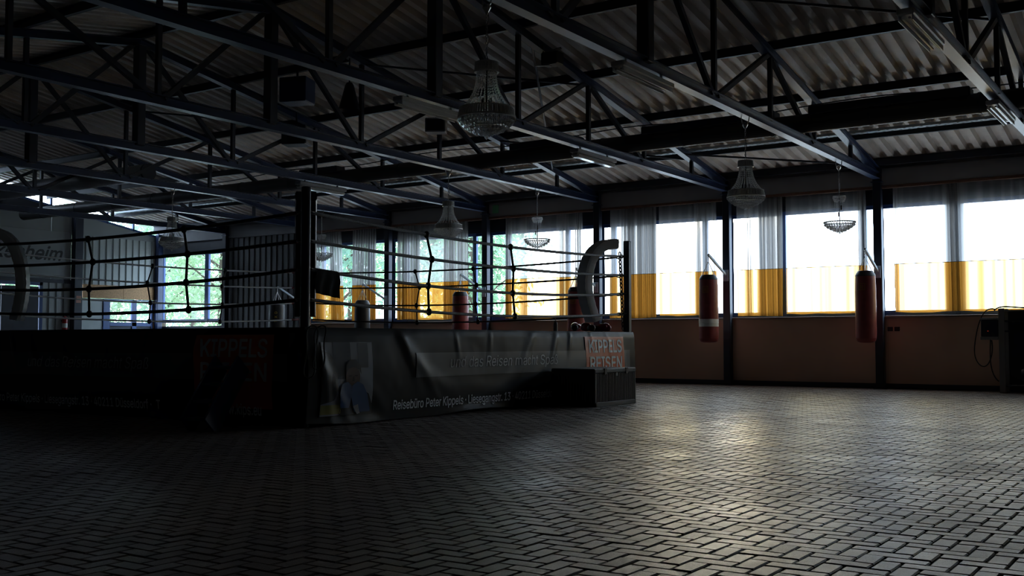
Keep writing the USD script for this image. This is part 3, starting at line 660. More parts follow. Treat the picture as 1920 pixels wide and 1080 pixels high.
# tension folds of the tarp: (s0, z0, angle, length, amplitude, width)
folds = [(1.75, .95, -62, .5, .035, .05), (2.0, .75, -48, .7, .03, .06), (2.5, .45, -30, .7, .02, .08), (4.6, .8, 55, .6, .03, .06), (5.4, .9, 62, .4, .035, .045), (5.9, 1.0, 70, .25, .035, .03),
         (4.2, .45, 25, .6, .022, .08), (3.4, .35, -5, .8, .02, .1), (.25, .6, -75, .6, .03, .05), (.5, .35, -55, .4, .025, .05), (6.6, 1.02, 85, .2, .02, .03), (7.2, .95, -75, .3, .02, .04), (5.0, .55, 40, .5, .02, .06), (1.2, .3, -40, .4, .015, .06), (2.9, .95, -80, .2, .02, .03), (3.7, .98, 82, .2, .02, .03), (7.75, .6, -80, .5, .025, .05)]
def skirt_d(s, z, mir=False):
    s, z = np.asarray(s, float), np.asarray(z, float)
    d = 0.05 * np.sin(PI * np.clip(z / RZ, 0, 1)) * (0.6 + 0.4 * np.sin(s * 1.1 + 1)) + 0.02
    for s0, z0, an, L, A, w_ in folds:
        if mir: s0, an = SL - s0, -an
        a = math.radians(an); ds, dz_ = s - s0, z - z0
        al, ac = ds * math.cos(a) + dz_ * math.sin(a), -ds * math.sin(a) + dz_ * math.cos(a)
        d = d + 0.6 * A * np.exp(-(al / L) ** 2 - (ac / (1.5 * w_)) ** 2)
    d = d + 0.008 * (meshkit.fbm(np.stack([s * 2.2, z * 2.2, 0 * s + (5 if mir else 1)], -1), 3, 4) - .5) * 2
    edge = np.clip((RZ - z) / 0.09, 0, 1); d = d * edge ** 0.5
    return d + 0.05 * np.exp(-(z / .09) ** 2) * np.clip(np.sin(s * 2.3) + .2, 0, 1)
def surf(face):
    if face == 'right': return lambda s, z, o: np.stack([RX1 + skirt_d(s, z) + o, RY0 + s, z], -1)
    if face == 'front': return lambda s, z, o: np.stack([RX0 + s, RY0 - skirt_d(s, z, True) - o, z], -1)
    if face == 'back': return lambda s, z, o: np.stack([RX1 - s, RY1 + skirt_d(s, z) + o, z], -1)
    return lambda s, z, o: np.stack([RX0 - skirt_d(s, z, True) - o, RY1 - s, z], -1)
skirts = {}
for face in ('right', 'front', 'back', 'left'):
    n, k = (330, 56) if face in ('right', 'front') else (60, 10)
    s, z = np.meshgrid(np.linspace(0, SL, n), np.linspace(RZ + 0.004, 0.015, k))
    low = np.clip(1 - z / 0.3, 0, 1) * 0.04 * np.sin(s * 1.7 + 2)
    m = MB().quadgrid(surf(face)(s, np.maximum(z + low * (z < .3), 0.012), 0.0))
    tp = [surf(face)(np.linspace(0, SL, n), np.full(n, RZ + 0.004), 0.0)]
    inn = tp[0] + np.array({'right': (-.32, 0, .003), 'front': (0, .32, .003), 'back': (0, -.32, .003), 'left': (.32, 0, .003)}[face])
    m.quadgrid(np.stack([inn, tp[0]]))
    skirts[face] = obj('banner', m, M_tarp, ring, smooth=True)
def print_on(face, v2, f, m, name, layer=1, s0=0.0, z0=0.0):
    p = surf(face)(v2[:, 0] + s0, v2[:, 1] + z0, 0.006 + 0.003 * layer)
    n = np.cross(p[f[0, 1]] - p[f[0, 0]], p[f[0, 2]] - p[f[0, 0]])
    return obj(name, (p, f), m, skirts[face], smooth=True)
from shapely.geometry import Polygon, box as sbox, Point
from shapely import affinity
def poly_faces(pg, edge=0.03):
    vs, fs, k = [], [], 0
    for g in getattr(pg, 'geoms', [pg]):
        v, f = trimesh.creation.triangulate_polygon(g, engine='earcut'); vs.append(v); fs.append(f + k); k += len(v)
    v, f = trimesh.remesh.subdivide_to_size(np.column_stack([np.vstack(vs), np.zeros(k)]), np.vstack(fs), edge, max_iter=14)[:2]
    return v, f
M_text = principled('pale_print', (0.75, 0.77, 0.8), 0.5)
M_textd = principled('grey_print', (0.5, 0.52, 0.54), 0.5)
def words_on(face, txt, h, bold, slant, width, m, name, layer, s0, z0):
    ws = txt.split(' '); ends = [meshkit.text_mesh(' '.join(ws[:i + 1]), h, bold=bold).bounds[1, 0] for i in range(len(ws))]
    k = width / ends[-1]
    for w_, e in zip(ws, ends):
        v, f = text_faces(w_, h, bold=bold); v[:, 0] = (v[:, 0] - v[:, 0].max() + e) * k + v[:, 1] * slant
        print_on(face, v, f, m, name, layer, s0, z0)
def banner(face):
    P_ = lambda pg, m, nm, ly: print_on(face, *poly_faces(pg), m, nm, ly)
    P_(sbox(1.95, .53, 7.98, .85), M_band, 'grey_band', 1)
    P_(sbox(6.38, .2, 7.74, 1.08), M_orange, 'orange_panel', 2)
    words_on(face, 'und das Reisen macht Spaß', 0.15, False, 0.18, 2.77, M_textd, 'slogan_word', 3, 2.7, 0.645)
    words_on(face, 'Reisebüro Peter Kippels · Liesegangstr. 13 · 40211 Düsseldorf ·', 0.115, True, 0.0, 4.02, M_text, 'address_word', 2, 1.51, 0.135)
    v, f = text_faces('T', 0.115, bold=True); print_on(face, v * [.9, 1, 1], f, M_text, 'address_lettering', 2, 5.62, 0.135)
    v, f = text_faces('www.kips.eu', 0.125, bold=True)
    v[:, 0] *= .8 / v[:, 0].max(); print_on(face, v, f, M_text, 'web_address_lettering', 3, 6.76, 0.125)
    for txt, zz in (('KIPPELS', 0.815), ('REISEN', 0.53)):
        v, f = text_faces(txt, 0.21, bold=True); v[:, 0] *= 1.18 / v[:, 0].max(); print_on(face, v, f, M_text, 'company_name_lettering', 4, 6.47, zz)
    # the printed photograph: a person behind blue boxing gloves beside a dark heavy bag
    x0, x1, z0, z1 = 0.2, 1.1, 0.12, 0.99
    ph = sbox(x0, z0, x1, z1); cut = lambda g: g.intersection(ph)
    P_(ph, principled('photo_wall', (0.24, 0.25, 0.28), 0.5), 'photo_print', 1)
    pd = principled('photo_poster', (0.05, 0.055, 0.07), 0.5)
    P_(sbox(.4, .55, .7, .99), pd, 'photo_print', 2); P_(sbox(.83, .68, 1.01, .98), pd, 'photo_print', 2)
    P_(cut(Polygon([(.2, .9), (.34, .86), (.46, .7), (.47, .42), (.42, .3), (.2, .26)])), principled('photo_bag', (0.012, 0.012, 0.014), 0.4), 'photo_print', 3)
    P_(affinity.scale(Point(.4, .54).buffer(.05), .5, 1.6).difference(affinity.scale(Point(.4, .54).buffer(.03), .5, 1.6)), pd, 'photo_print', 4)
    P_(sbox(.2, .14, .54, .25), principled('photo_yellow', (0.3, 0.27, 0.07), 0.5), 'photo_print', 4)
    P_(cut(Polygon([(.5, .1), (.55, .36), (.66, .46), (.86, .44), (1.02, .36), (1.1, .22), (1.1, .1)])), principled('photo_shirt', (0.012, 0.013, 0.018), 0.5), 'photo_print', 4)
    P_(affinity.scale(Point(.73, .57).buffer(.11), 1.1, 1.45), principled('photo_skin', (0.16, 0.085, 0.06), 0.5), 'photo_print', 5)
    P_(Polygon([(.6, .62), (.61, .72), (.68, .78), (.78, .78), (.86, .7), (.87, .6), (.83, .66), (.74, .69), (.65, .67)]), principled('photo_hair', (0.04, 0.03, 0.026), 0.5), 'photo_print', 6)
    fe = principled('photo_feature', (0.05, 0.025, 0.02), 0.5)
    for xx in (.68, .78): P_(affinity.scale(Point(xx, .585).buffer(.022), 1.3, .4), fe, 'photo_print', 6)
    P_(Polygon([(.725, .58), (.745, .58), (.755, .52), (.715, .52)]), fe, 'photo_print', 6)
    gl = principled('photo_glove', (0.035, 0.09, 0.22), 0.4)
    for g in (Polygon([(.53, .22), (.51, .38), (.55, .48), (.63, .5), (.69, .46), (.7, .36), (.66, .22)]), Polygon([(.78, .16), (.72, .34), (.73, .46), (.81, .5), (.9, .46), (.98, .34), (1.04, .16)])):
        P_(g.buffer(.015), gl, 'photo_print', 7)
    P_(Polygon([(.74, .22), (.83, .24), (.87, .13), (.82, .12)]), principled('photo_wrap', (0.3, 0.3, 0.32), 0.5), 'photo_print', 8)
banner('right'); banner('front')

# posts, pads, ropes
corners = {'N': (RX1, RY0, 1, -1, M_padfront), 'R': (RX1, RY1, 1, 1, M_whitepad), 'L': (RX0, RY0, -1, -1, M_whitepad), 'B': (RX0, RY1, -1, 1, M_redpad)}
for k, (x, y, ax, ay, pm) in corners.items():
    x, y = x - ax * 0.07, y - ay * 0.07
    obj('corner_post', MB().tube([(x, y, 0), (x, y, 2.8)], 0.056, 14).lathe([(0.001, 2.815), (0.05, 2.81), (0.06, 2.79)], (x, y, 0), 14) if k in 'NB' else MB().box((x - .055, y - .055, 0), (x + .055, y + .055, 2.81), .012), M_dark, ring)
    # pad: a bowed cushion laced across the corner
    bow = {'N': [(.2, 2.74), (.3, 2.68), (.38, 2.4), (.4, 2.0), (.38, 1.6), (.36, 1.3)], 'B': [(.2, 2.74), (.3, 2.68), (.4, 2.4), (.44, 2.0), (.42, 1.6), (.4, 1.3)],
           'R': [(.17, 2.74), (.33, 2.71), (.46, 2.55), (.54, 2.28), (.56, 1.98), (.52, 1.65), (.45, 1.36)], 'L': [(.5, 2.76), (.66, 2.7), (.78, 2.48), (.84, 2.2), (.86, 1.9), (.84, 1.6), (.8, 1.34)]}[k]
    from scipy.interpolate import CubicSpline
    bow = np.array(bow); q = np.cumsum([0, *np.linalg.norm(np.diff(bow, axis=0), axis=1)]); tz = CubicSpline(q, bow)(np.linspace(0, q[-1], 36)); tg = np.gradient(tz, axis=0); tg /= np.linalg.norm(tg, axis=1, keepdims=True)
    tb, zz = tz[:, 0], tz[:, 1]; no = np.stack([-tg[:, 1], tg[:, 0]], 1)      # outward normal in the (towards the ring centre, up) plane
    dn = np.array([-ax, -ay]) / math.sqrt(2); tn = np.array([-dn[1], dn[0]])
    if k == 'R': tn = np.array([-.93, .37]); sn = np.array([-.37, -.93])
    else: sn = dn
    W, D = 0.13, {'N': .06, 'B': .06, 'R': .085, 'L': .08}[k]
    sec = [(-W, D * .5), (-W * .9, D), (W * .9, D), (W, D * .5), (W, -D * .5), (W * .9, -D), (-W * .9, -D), (-W, -D * .5)]
    wob = 1 + .05 * np.sin(np.arange(36) * 2.1)
    def padpt(a_, b_):
        h = tb * math.sqrt(2) + b_ * wob * no[:, 0]
        return np.column_stack([x + tb * math.sqrt(2) * dn[0] + b_ * wob * no[:, 0] * sn[0] + a_ * tn[0], y + tb * math.sqrt(2) * dn[1] + b_ * wob * no[:, 0] * sn[1] + a_ * tn[1], zz + b_ * no[:, 1]])
    P3 = np.stack([padpt(a_, b_) for a_, b_ in sec + sec[:1]], 1)
    m = MB().quadgrid(P3); e = np.array([(0, i, i + 1) for i in range(1, 7)]); m.add(P3[0][:8], e[:, ::-1]); m.add(P3[-1][:8], e)
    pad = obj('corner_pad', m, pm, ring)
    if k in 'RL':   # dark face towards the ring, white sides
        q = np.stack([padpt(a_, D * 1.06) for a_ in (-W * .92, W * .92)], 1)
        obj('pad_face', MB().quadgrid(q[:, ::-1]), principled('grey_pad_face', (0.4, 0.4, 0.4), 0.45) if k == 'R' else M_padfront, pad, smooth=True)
ZR = [2.53, 2.19, 1.86, 1.5]
sides = {'right': ('N', 'R', M_rope), 'front': ('L', 'N', M_ropeb), 'back': ('B', 'R', M_ropeb), 'left': ('B', 'L', M_ropew)}
inset = {'N': .33, 'R': .46, 'L': .75, 'B': .38}
def rope_pt(side, zi, s):
    a, b, _ = sides[side]; A, B = np.array(corners[a][:2]), np.array(corners[b][:2])
    cen = np.array([(RX0 + RX1) / 2, (RY0 + RY1) / 2]); d = (B - A) / SL
    nn = np.array([-d[1], d[0]]); nn = nn if nn @ (cen - A) > 0 else -nn
    h = 4 * s * (1 - s)
    return np.array([*(A + d * (s * SL) + nn * (0.1 + 0.03 * h)), ZR[zi] - (0.1, 0.085, 0.13, 0.12)[zi] * h])
for side, (a, b, rm) in sides.items():
    for zi in range(4):
        s0, s1 = inset[a] * .6 / SL, 1 - inset[b] * .75 / SL
        pts = [rope_pt(side, zi, s) for s in np.linspace(s0, s1, 40)]
        r = obj('rope', MB().tube(pts, {'right': .021, 'front': .022, 'back': .016, 'left': .016}[side], 10), rm, ring, smooth=True)
        if side == 'left' or (side == 'front'):
            e = [rope_pt(side, zi, s) for s in (np.linspace(s0, s0 + .035, 4) if side == 'left' else np.linspace(s1 - .02, s1, 4))]
            obj('end_sleeve', MB().tube(e, .024, 10), M_redpad, r, smooth=True, label='red taped rope end')
        for (cn, se) in ((a, s0), (b, s1)):
            m = MB(); c = corners[cn]; px_ = np.array([c[0] - c[2] * .07, c[1] - c[3] * .07, ZR[zi]])
            p = rope_pt(side, zi, se); chain(m, p, px_ + (p - px_) / np.linalg.norm(p - px_) * .06, 0.011, 0.09); obj('turnbuckle_chain', m, M_dchain, ring, smooth=True)
m = MB(); chain(m, (RX1 - .17, RY1 - .17, 2.6), (RX1 - .13, RY1 - .13, 1.2), 0.011, 0.09); obj('safety_chain', m, M_dchain, ring, smooth=True)
ties = {'right': (.30, .55), 'front': (.475, .725), 'back': (.405, .585), 'left': (.515, .3)}
for side, ss in ties.items():
    for i, s in enumerate(ss):
        pts = []
        for zi in range(4):
            p = rope_pt(side, zi, s + (0.012, -0.012, 0.004, 0.0)[(zi + i) % 4] * (1 if i else -1) * .6); pts.append(p)
        q = []
        for u_ in np.linspace(0, 3, 16):
            k = min(int(u_), 2); q.append(pts[k] + (pts[k + 1] - pts[k]) * (u_ - k) + np.array([0, 0, 0]))
        tie = obj('rope_spacer', MB().tube(q, 0.017 if side in ('right', 'front') else .014, 7), M_ropeb, ring, smooth=True)
        for p in pts:
            v, f = np.array(trimesh.creation.icosphere(1, .042).vertices), trimesh.creation.icosphere(1).faces
            obj('knot', (v * [1, 1, 1.25] + p, f), M_ropeb, tie, smooth=True)

# ------------------------------------------------------------------ things on and by the ring
t = thing('towel', 'black towel hung over the third rope by the near ring post', 'towel', (0, 0, 0))
P3 = []
yy = np.linspace(9.06, 9.44, 20)
for d_, side_ in ((0.30, 1), (0.2, 1), (0.1, 1), (0.03, 1), (0.0, 0), (0.03, -1), (0.1, -1), (0.18, -1), (0.24, -1)):
    zt = np.array([rope_pt('right', 2, (y - RY0) / SL)[2] for y in yy]); xr = RX1 - .1
    P3.append(np.column_stack([xr + side_ * (.028 + .012 * np.sin(yy * 40 + d_ * 6) * d_ * 4), yy + .06 * (d_ > .05) * (yy - 9.25) + .012 * np.sin(d_ * 20) , zt + .026 - d_ - .03 * (yy - 9.06) / .38 * (d_ > .05)]))
obj('cloth', MB().quadgrid(np.stack(P3)), M_towel, t, smooth=True)
for i, (r_, ph, m_) in enumerate(((.3, 0, 'grey-green'), (.25, .5, 'black'))):
    c = np.array([-8.74 + .05 * i, 8.72 - .03 * i + .12 * i, 1.2]); a = np.linspace(0, 2 * PI, 40)
    pts = np.column_stack([c[0] + .03 * np.sin(a * 3 + ph) + 0.03 * np.cos(a), c[1] + .1 * np.sin(a) + .08, c[2] - .02 - r_ * (1 - np.cos(a))])
    pts[:, 0] += 0.04
    obj('skipping_rope', MB().tube(pts, .009, 6, caps=False), principled('cord_' + ('green' if i == 0 else 'dark'), (.08, .1, .08) if i == 0 else (.03, .03, .03), .6), smooth=True,
        label=f'{m_} skipping rope looped over the near ring corner, ' + ('longer loop' if i == 0 else 'shorter loop'), cat='skipping rope', group='skipping ropes at the near corner')

def glove():
    import manifold3d as m3
    def sph(c, r): return m3.Manifold.sphere(r, 20).translate(tuple(c))
    fist = m3.Manifold.batch_hull([sph((0.0, 0, .075), .07), sph((.09, .0, .08), .072), (sph((.13, .0, .065), .055)), sph((-.03, 0, .065), .055)])
    th = m3.Manifold.batch_hull([sph((-.01, -.06, .085), .032), sph((.09, -.075, .09), .034)])
    cuff = m3.Manifold.batch_hull([sph((-.08, 0, .06), .05), sph((-.16, 0, .06), .055)])
    return fist, th, cuff
gm = glove()
def man(mf): 
    q = mf.to_mesh(); return (np.array(q.vert_properties[:, :3]), np.array(q.tri_verts))
def make_glove(label, loc, rot):
    t = thing('boxing_glove', label, 'boxing glove', loc, rot, 'boxing gloves on the ring edge')
    obj('fist', man(gm[0]), M_redglove, t, smooth=True); obj('thumb', man(gm[1]), M_redglove, t, smooth=True); obj('cuff', man(gm[2]), principled('glove_cuff', (.035, .008, .01), .5), t, smooth=True)
    obj('wrist_strap', MB().lathe([(.052, -.02), (.058, 0), (.052, .02)], (-.13, 0, .06), 18, 'x'), M_black, t)
    return t
make_glove('dark red boxing glove on the ring edge, left of the three', (-8.98, 15.25, RZ + .006), 120)
make_glove('red boxing glove on the ring edge, middle one with its cuff towards the viewer', (-8.95, 15.62, RZ + .006), 150)
make_glove('red boxing glove on the ring edge, right one nearest the corner post', (-8.97, 16.12, RZ + .006), 20)
t = thing('spray_bottle', 'small grey bottle standing on the ring edge left of the gloves', 'bottle', (-8.9, 14.5, RZ + .006))
obj('body', MB().lathe([(.001, 0), (.033, 0), (.035, .02), (.035, .11), (.025, .14), (.014, .15)], n=18), principled('bottle_plastic', (.12, .13, .14), .3), t)
obj('nozzle', MB().lathe([(.014, .15), (.014, .17), (.008, .175), (.006, .21), (.001, .212)], n=14), M_grey, t)

t = thing('storage_box', 'black chest with vertical slatted side and hinged lid, against the right ring skirt', 'storage box', (-8.29, 14.69, 0))
M_box = principled('black_box_plastic', (.02, .02, .022), .5); M_lid = principled('grey_box_lid', (.075, .078, .08), .45)
hx_, hy_, H_ = .385, .67, .58
obj('body', MB().box((-hx_, -hy_, 0.03), (hx_ - .03, hy_, H_ - .07), .01), M_box, t)
obj('lid', MB().box((-hx_ - .01, -hy_ - .01, H_ - .07), (hx_ + .005, hy_ + .01, H_), .015), M_lid, t)
m = MB().box((hx_ - .03, -hy_, 0.0), (hx_, hy_, .07), .006).box((hx_ - .03, -hy_, 0.0), (hx_, -hy_ + .04, H_ - .07), .006).box((hx_ - .03, hy_ - .04, 0), (hx_, hy_, H_ - .07), .006)
obj('side_frame', m, M_lid, t)
for k in range(26):
    y = -hy_ + .065 + k * (2 * hy_ - .13) / 25
    obj('slat', MB().box((hx_ - .03, y - .013, .07), (hx_ - .004, y + .013, H_ - .075), .004), M_lid, t)
for k in range(14):
    x = -hx_ + .05 + k * .052
    obj('slat', MB().box((x, -hy_ - .012, .05), (x + .03, -hy_, H_ - .09), .004), M_box, t)
for y in (-.35, .35): obj('hinge', MB().box((hx_ - .01, y - .04, H_ - .09), (hx_ + .014, y + .04, H_ + .004), .004), M_box, t)
obj('latch', MB().box((hx_, -.02, H_ - .12), (hx_ + .012, .03, H_ - .06), .004), M_chrome, t)

t = thing('ring_steps', 'blue wooden steps leaning up against the front of the ring', 'steps', (0, 0, 0))
b0, b1 = np.array([-9.62, 7.8, 0.0]), np.array([-9.88, 8.5, .74])
ax = (b1 - b0) / np.linalg.norm(b1 - b0)
for o in (0, .32):
    off = np.array([o, .06 * (o > 0), 0])
    obj('stringer', MB().bar(b0 + off + [0, 0, .05], b1 + off, .035, .26, up=(0, -.6, .8), c=.006), M_steps, t)
for k in range(4):
    p = b0 + (b1 - b0) * (.12 + .25 * k) + np.array([.16, .0, .05])
    obj('tread', MB().box(p + [-.16, -.13, -.016], p + [.16, .1, .016], .005), M_steps, t)

# ------------------------------------------------------------------ punching bags on wall brackets
def bag(x, label, ztop, zbot, r, m, armcol, tape=False, text=None, y=22.2, dark_top=True):
    t = thing('punching_bag', label, 'punching bag', (x, y, 0), group='punching bags along the window wall')
    h = ztop - zbot
    prof = [(.001, 0), (r * .6, .004), (r * .88, .03), (r * .98, .09), (r, .16), (r, h * .55), (r * .97, h - .18), (r * .93, h - .08), (r * .72, h - .015), (r * .62, h)]
    prof += [(r * .6, h - .01), (.001, h - .02)]
    pr = np.array(prof); s = np.linspace(0, len(pr) - 1, 60); pr2 = np.column_stack([np.interp(s, np.arange(len(pr)), pr[:, i]) for i in (0, 1)])
    mb = MB().lathe(pr2, (0, 0, zbot), 28)
    v, f = mb.arrays(); dd = meshkit.fbm(v * [5, 5, 4] + x, 3, 2) - .5; rr = np.hypot(v[:, 0], v[:, 1]); sc = 1 + .05 * dd * (rr > .05); v[:, :2] *= sc[:, None]
    obj('body', (v, f), m, t, smooth=True)
    obj('collar', MB().lathe([(r * .96, h - .12), (r * .95, h - .09), (r * .74, h - .012), (r * .7, h - .012)], (0, 0, zbot + .004), 28), M_blackbag, t)
    hook = np.array([0, 0, ztop + .3])
    for k in range(4):
        a = k * PI / 2 + .4; mm = MB(); mm.tube([(r * .62 * math.cos(a), r * .62 * math.sin(a), ztop - .01), hook], .008, 5); obj('strap', mm, M_zinc if m is not M_blackbag else M_whitepad, t)
    mm = MB(); chain(mm, hook, hook + [0, 0, .14], .006, .05); obj('chain', mm, M_chrome, t, smooth=True)
    if tape:
        obj('tape', MB().lathe([(r * 1.015, 1.33), (r * 1.02, 1.36), (r * 1.012, 1.405), (r * 1.03, 1.41), (r * 1.02, 1.46), (r * 1.02, 1.49), (r * 1.01, 1.5)], n=28), M_whitepad, t, label='white tape wrapped twice round the bag')
    if text:
        tv, tf = text_faces(text, .075, bold=True, edge=.02); wv = tv.copy(); wv[:, 0] -= tv[:, 0].max() / 2
        if text == 'TOP':      # a framed square mark
            pass
        az = math.atan2(-y, -x) 
        R_ = r * 1.03
        if m is M_blackbag: wv = np.column_stack([-wv[:, 1], wv[:, 0], wv[:, 2]])
        ang = az + wv[:, 0] / R_; zz = ztop - .45 + wv[:, 1]
        obj('lettering', (np.column_stack([R_ * np.cos(ang), R_ * np.sin(ang), zz]), tf), M_yellow, t, smooth=True)
    if m is M_red:
        az = math.atan2(-y, -x) - .35; R_ = r * 1.03; mm = MB()
        for (a0, a1, z0, z1) in ((-.07, .07, .1, .115), (-.07, .07, -.03, -.015), (-.07, -.055, -.03, .115), (.055, .07, -.03, .115), (-.03, -.01, .0, .08), (.01, .03, .0, .08), (-.03, .03, .03, .045)):
            a_ = np.linspace(a0, a1, 5) / R_ + az
            P3 = np.stack([np.column_stack([R_ * np.cos(a_), R_ * np.sin(a_), np.full(5, ztop - .38 + z)]) for z in (z0, z1)]); mm.quadgrid(P3)
        obj('emblem', mm, principled('faded_gold_print', (.3, .15, .03), .5), t, smooth=True)
    # bracket from the column
    b = thing('wall_bracket', {-6.1: 'pale steel arm holding the plain dark red bag at the right', -9.58: 'pale steel arm holding the white-taped bag', -13.04: 'pale steel arm holding the bag behind the white ring pad', -16.55: 'pale steel arm holding the bag with the gold emblem', -19.97: 'pale steel arm holding the plain black bag', -23.35: 'pale steel arm holding the black bag with yellow letters'}[x], 'bracket', (0, 0, 0), group='punching bag brackets')
    tip = np.array([x, y, ztop + .46]); root = np.array([armcol, 22.84, ztop + .02])
    obj('arm', MB().bar(root, tip, .05, .05, c=.006), principled('bracket_paint', (.45, .55, .62), .4), b)
    obj('plate', MB().box((armcol - .06, 22.815, ztop - .12), (armcol + .06, 22.835, ztop + .14), .003), _mats['bracket_paint'], b)
    obj('hook', MB().tube([tip + [0, 0, -.01], tip + [.02, 0, -.03], tip + [0, 0, -.05]], .006, 6), M_chrome, b)
bag(-6.1, 'plain dark red punching bag hanging at the right by the windows', 2.46, .97, .21, M_red, COLX[2])
bag(-9.58, 'red punching bag with a white tape band round its lower part', 2.5, .97, .215, M_red, COLX[3], tape=True)
bag(-13.04, 'red punching bag behind the boxing gloves and the white ring pad', 2.32, .9, .21, M_red, COLX[4])
bag(-16.55, 'red punching bag with gold emblem, seen through the middle ring ropes', 2.3, .85, .215, M_red, COLX[5])
bag(-19.97, 'black punching bag seen through the ring ropes near the towel', 2.15, .8, .22, M_blackbag, COLX[6])
bag(-23.35, 'black punching bag with yellow letters, left of the near ring post', 2.17, .8, .25, M_blackbag, COLX[7], text='T  X  D')

# ------------------------------------------------------------------ right-hand tool rack and control box
t = thing('tool_rack', 'grey-framed open rack with dark machine parts by the window wall at the right edge', 'rack', (-3.55, 22.36, 0))
M_rk = principled('rack_frame_paint', (.2, .2, .2), .5)
for x, y in ((0, 0), (1.3, 0), (0, .45), (1.3, .45)): obj('upright', MB().box((x - .055, y - .03, 0), (x + .055, y + .03, 1.64), .006), M_rk, t)
for z in (.12, 1.18, 1.38, 1.58): obj('shelf', MB().box((-.02, -.02, z), (1.32, .47, z + .03), .004), M_fdark if z < 1.5 else M_rk, t)
obj('back_panel', MB().box((0, .45, .1), (1.3, .47, 1.6)), M_fdark, t)
t = thing('compressor', 'dark machine with round housings standing inside the rack', 'machine', (-2.95, 22.55, .155))
obj('tank', MB().lathe([(.001, -.3), (.1, -.29), (.14, -.22), (.14, .22), (.1, .29), (.001, .3)], (0, 0, .2), 20, 'x'), M_fdark, t)
obj('motor', MB().lathe([(.001, 0), (.09, 0), (.1, .04), (.1, .24), (.06, .28), (.001, .28)], (-.1, 0, .34), 18), M_grey, t)
obj('gauge', MB().lathe([(.001, 0), (.04, 0), (.045, .02), (.001, .03)], (.15, -.14, .5), 16, 'y'), M_white, t)
for x in (-.2, .2): obj('foot', MB().box((x - .03, -.12, 0), (x + .03, .12, .08), .005), M_dark, t)
t = thing('control_box', 'small dark control box with a red lamp fixed left of the rack', 'control box', (-3.92, 22.3, 1.03))
obj('case', MB().box((0, 0, .06), (.31, .22, .39), .01), M_fdark, t)
obj('top_cap', MB().box((-.01, -.01, .39), (.31, .23, .43), .006), M_rk, t); obj('bottom_cap', MB().box((-.01, -.01, .0), (.31, .23, .06), .006), M_rk, t)
obj('lamp', MB().lathe([(.001, 0), (.012, 0), (.012, .008), (.001, .012)], (.13, -.002, .17), 10, 'y'), usdkit.material(stage, '/World/Looks/red_lamp', {'e': ('emission', {'color': (1, .08, .04), 'strength': .12})}, [], surface='e.emission'), t)
cable('hanging_cable', [(-3.66, 22.4, 1.62), (-3.9, 22.36, 1.5), (-4.02, 22.36, 1.1), (-4.05, 22.36, .75), (-3.97, 22.36, .55), (-3.85, 22.36, .52), (-3.75, 22.36, .7), (-3.74, 22.38, 1.02)], .012, 'black cable hanging in a loop below the control box')
cable('hanging_cable', [(-3.76, 22.37, 1.03), (-3.77, 22.37, .7), (-3.74, 22.38, .42), (-3.63, 22.4, .22)], .012, 'black cable running from the control box down to the rack foot')
cable('hanging_cable', [(-3.68, 22.36, 1.6), (-3.5, 22.36, 1.672), (-3.2, 22.4, 1.65), (-2.7, 22.4, 1.64)], .012, 'black cable lying along the top of the rack')
for k, x in enumerate((-5.83, -5.69)):
    t = thing('wall_socket', ('left' if k == 0 else 'right') + ' dark socket of the pair on the ochre wall right of the column', 'socket', (x, YW, 1.26), group='wall sockets')
    obj('plate', MB().box((-.055, -.014, -.045), (.055, 0, .045), .005), M_fdark, t); obj('insert', MB().lathe([(.03, 0), (.028, .004), (.001, .004)], (0, -.014, 0), 14, 'y'), M_black, t)

# ------------------------------------------------------------------ hanging speakers and floodlight in the roof
def hang(m, p, ztop): m.tube([p, (p[0], p[1], ztop)], .012, 6)
t = thing('floodlight', 'black stage floodlight clamped to the upper chord right of the big chandelier', 'floodlight', (-9.2, 14.9, 5.72))
obj('housing', MB().box((-.16, -.12, -.1), (.16, .12, .12), .02), M_black, t); obj('barn_door', MB().bar((-.2, -.18, -.12), (.1, -.2, -.16), .1, .01), M_black, t); obj('barn_door', MB().bar((.1, -.16, .1), (.24, -.1, .14), .1, .01), M_black, t)
obj('yoke', MB().tube([(-.18, 0, 0), (-.18, 0, .2), (-.2, 0, .28)], .012), M_black, t)
t = thing('loudspeaker', 'pale box loudspeaker hanging left of the big chandelier rim', 'loudspeaker', (-12.6, 16.1, 5.2), 30)
obj('cabinet', MB().box((-.2, -.15, -.15), (.2, .15, .13), .015), M_grey, t); obj('bracket', MB().tube([(0, 0, .13), (0, 0, .55)], .015), M_dark, t); obj('grille', MB().box((-.17, -.158, -.12), (.17, -.15, .1), .004), M_dark, t)
t = thing('loudspeaker', 'dark cone-shaped loudspeaker hanging in the roof left of the long white tube light', 'loudspeaker', (-12.83, 13.88, 5.12))
obj('horn', MB().lathe([(.2, 0), (.19, .02), (.13, .25), (.08, .45), (.05, .5), (.001, .5)], n=24), M_fdark, t); obj('bracket', MB().tube([(0, 0, .5), (0, 0, .95)], .015), M_dark, t)
t = thing('loudspeaker', 'bluish box loudspeaker high in the roof above the near ring post', 'loudspeaker', (-12.83, 12.6, 5.2), 20)
obj('cabinet', MB().box((-.24, -.2, -.2), (.24, .2, .22), .015), M_blue, t); obj('bracket', MB().tube([(0, 0, .22), (0, 0, .9)], .02), M_dark, t)
t = thing('loudspeaker', 'dark box loudspeaker under the roof above the near ring post, lower and farther one', 'loudspeaker', (-16.0, 15.7, 5.3), 25)
obj('cabinet', MB().box((-.26, -.2, -.2), (.26, .2, .2), .015), M_fdark, t); obj('side_cover', MB().box((.26, -.18, -.18), (.285, .18, .18), .005), M_grey, t); obj('bracket', MB().tube([(0, 0, .2), (0, 0, .5)], .02), M_dark, t)
t = thing('exit_sign', 'small light green sign on the eaves beam above the windows', 'exit sign', (-15.9, YW - .11, 4.5))
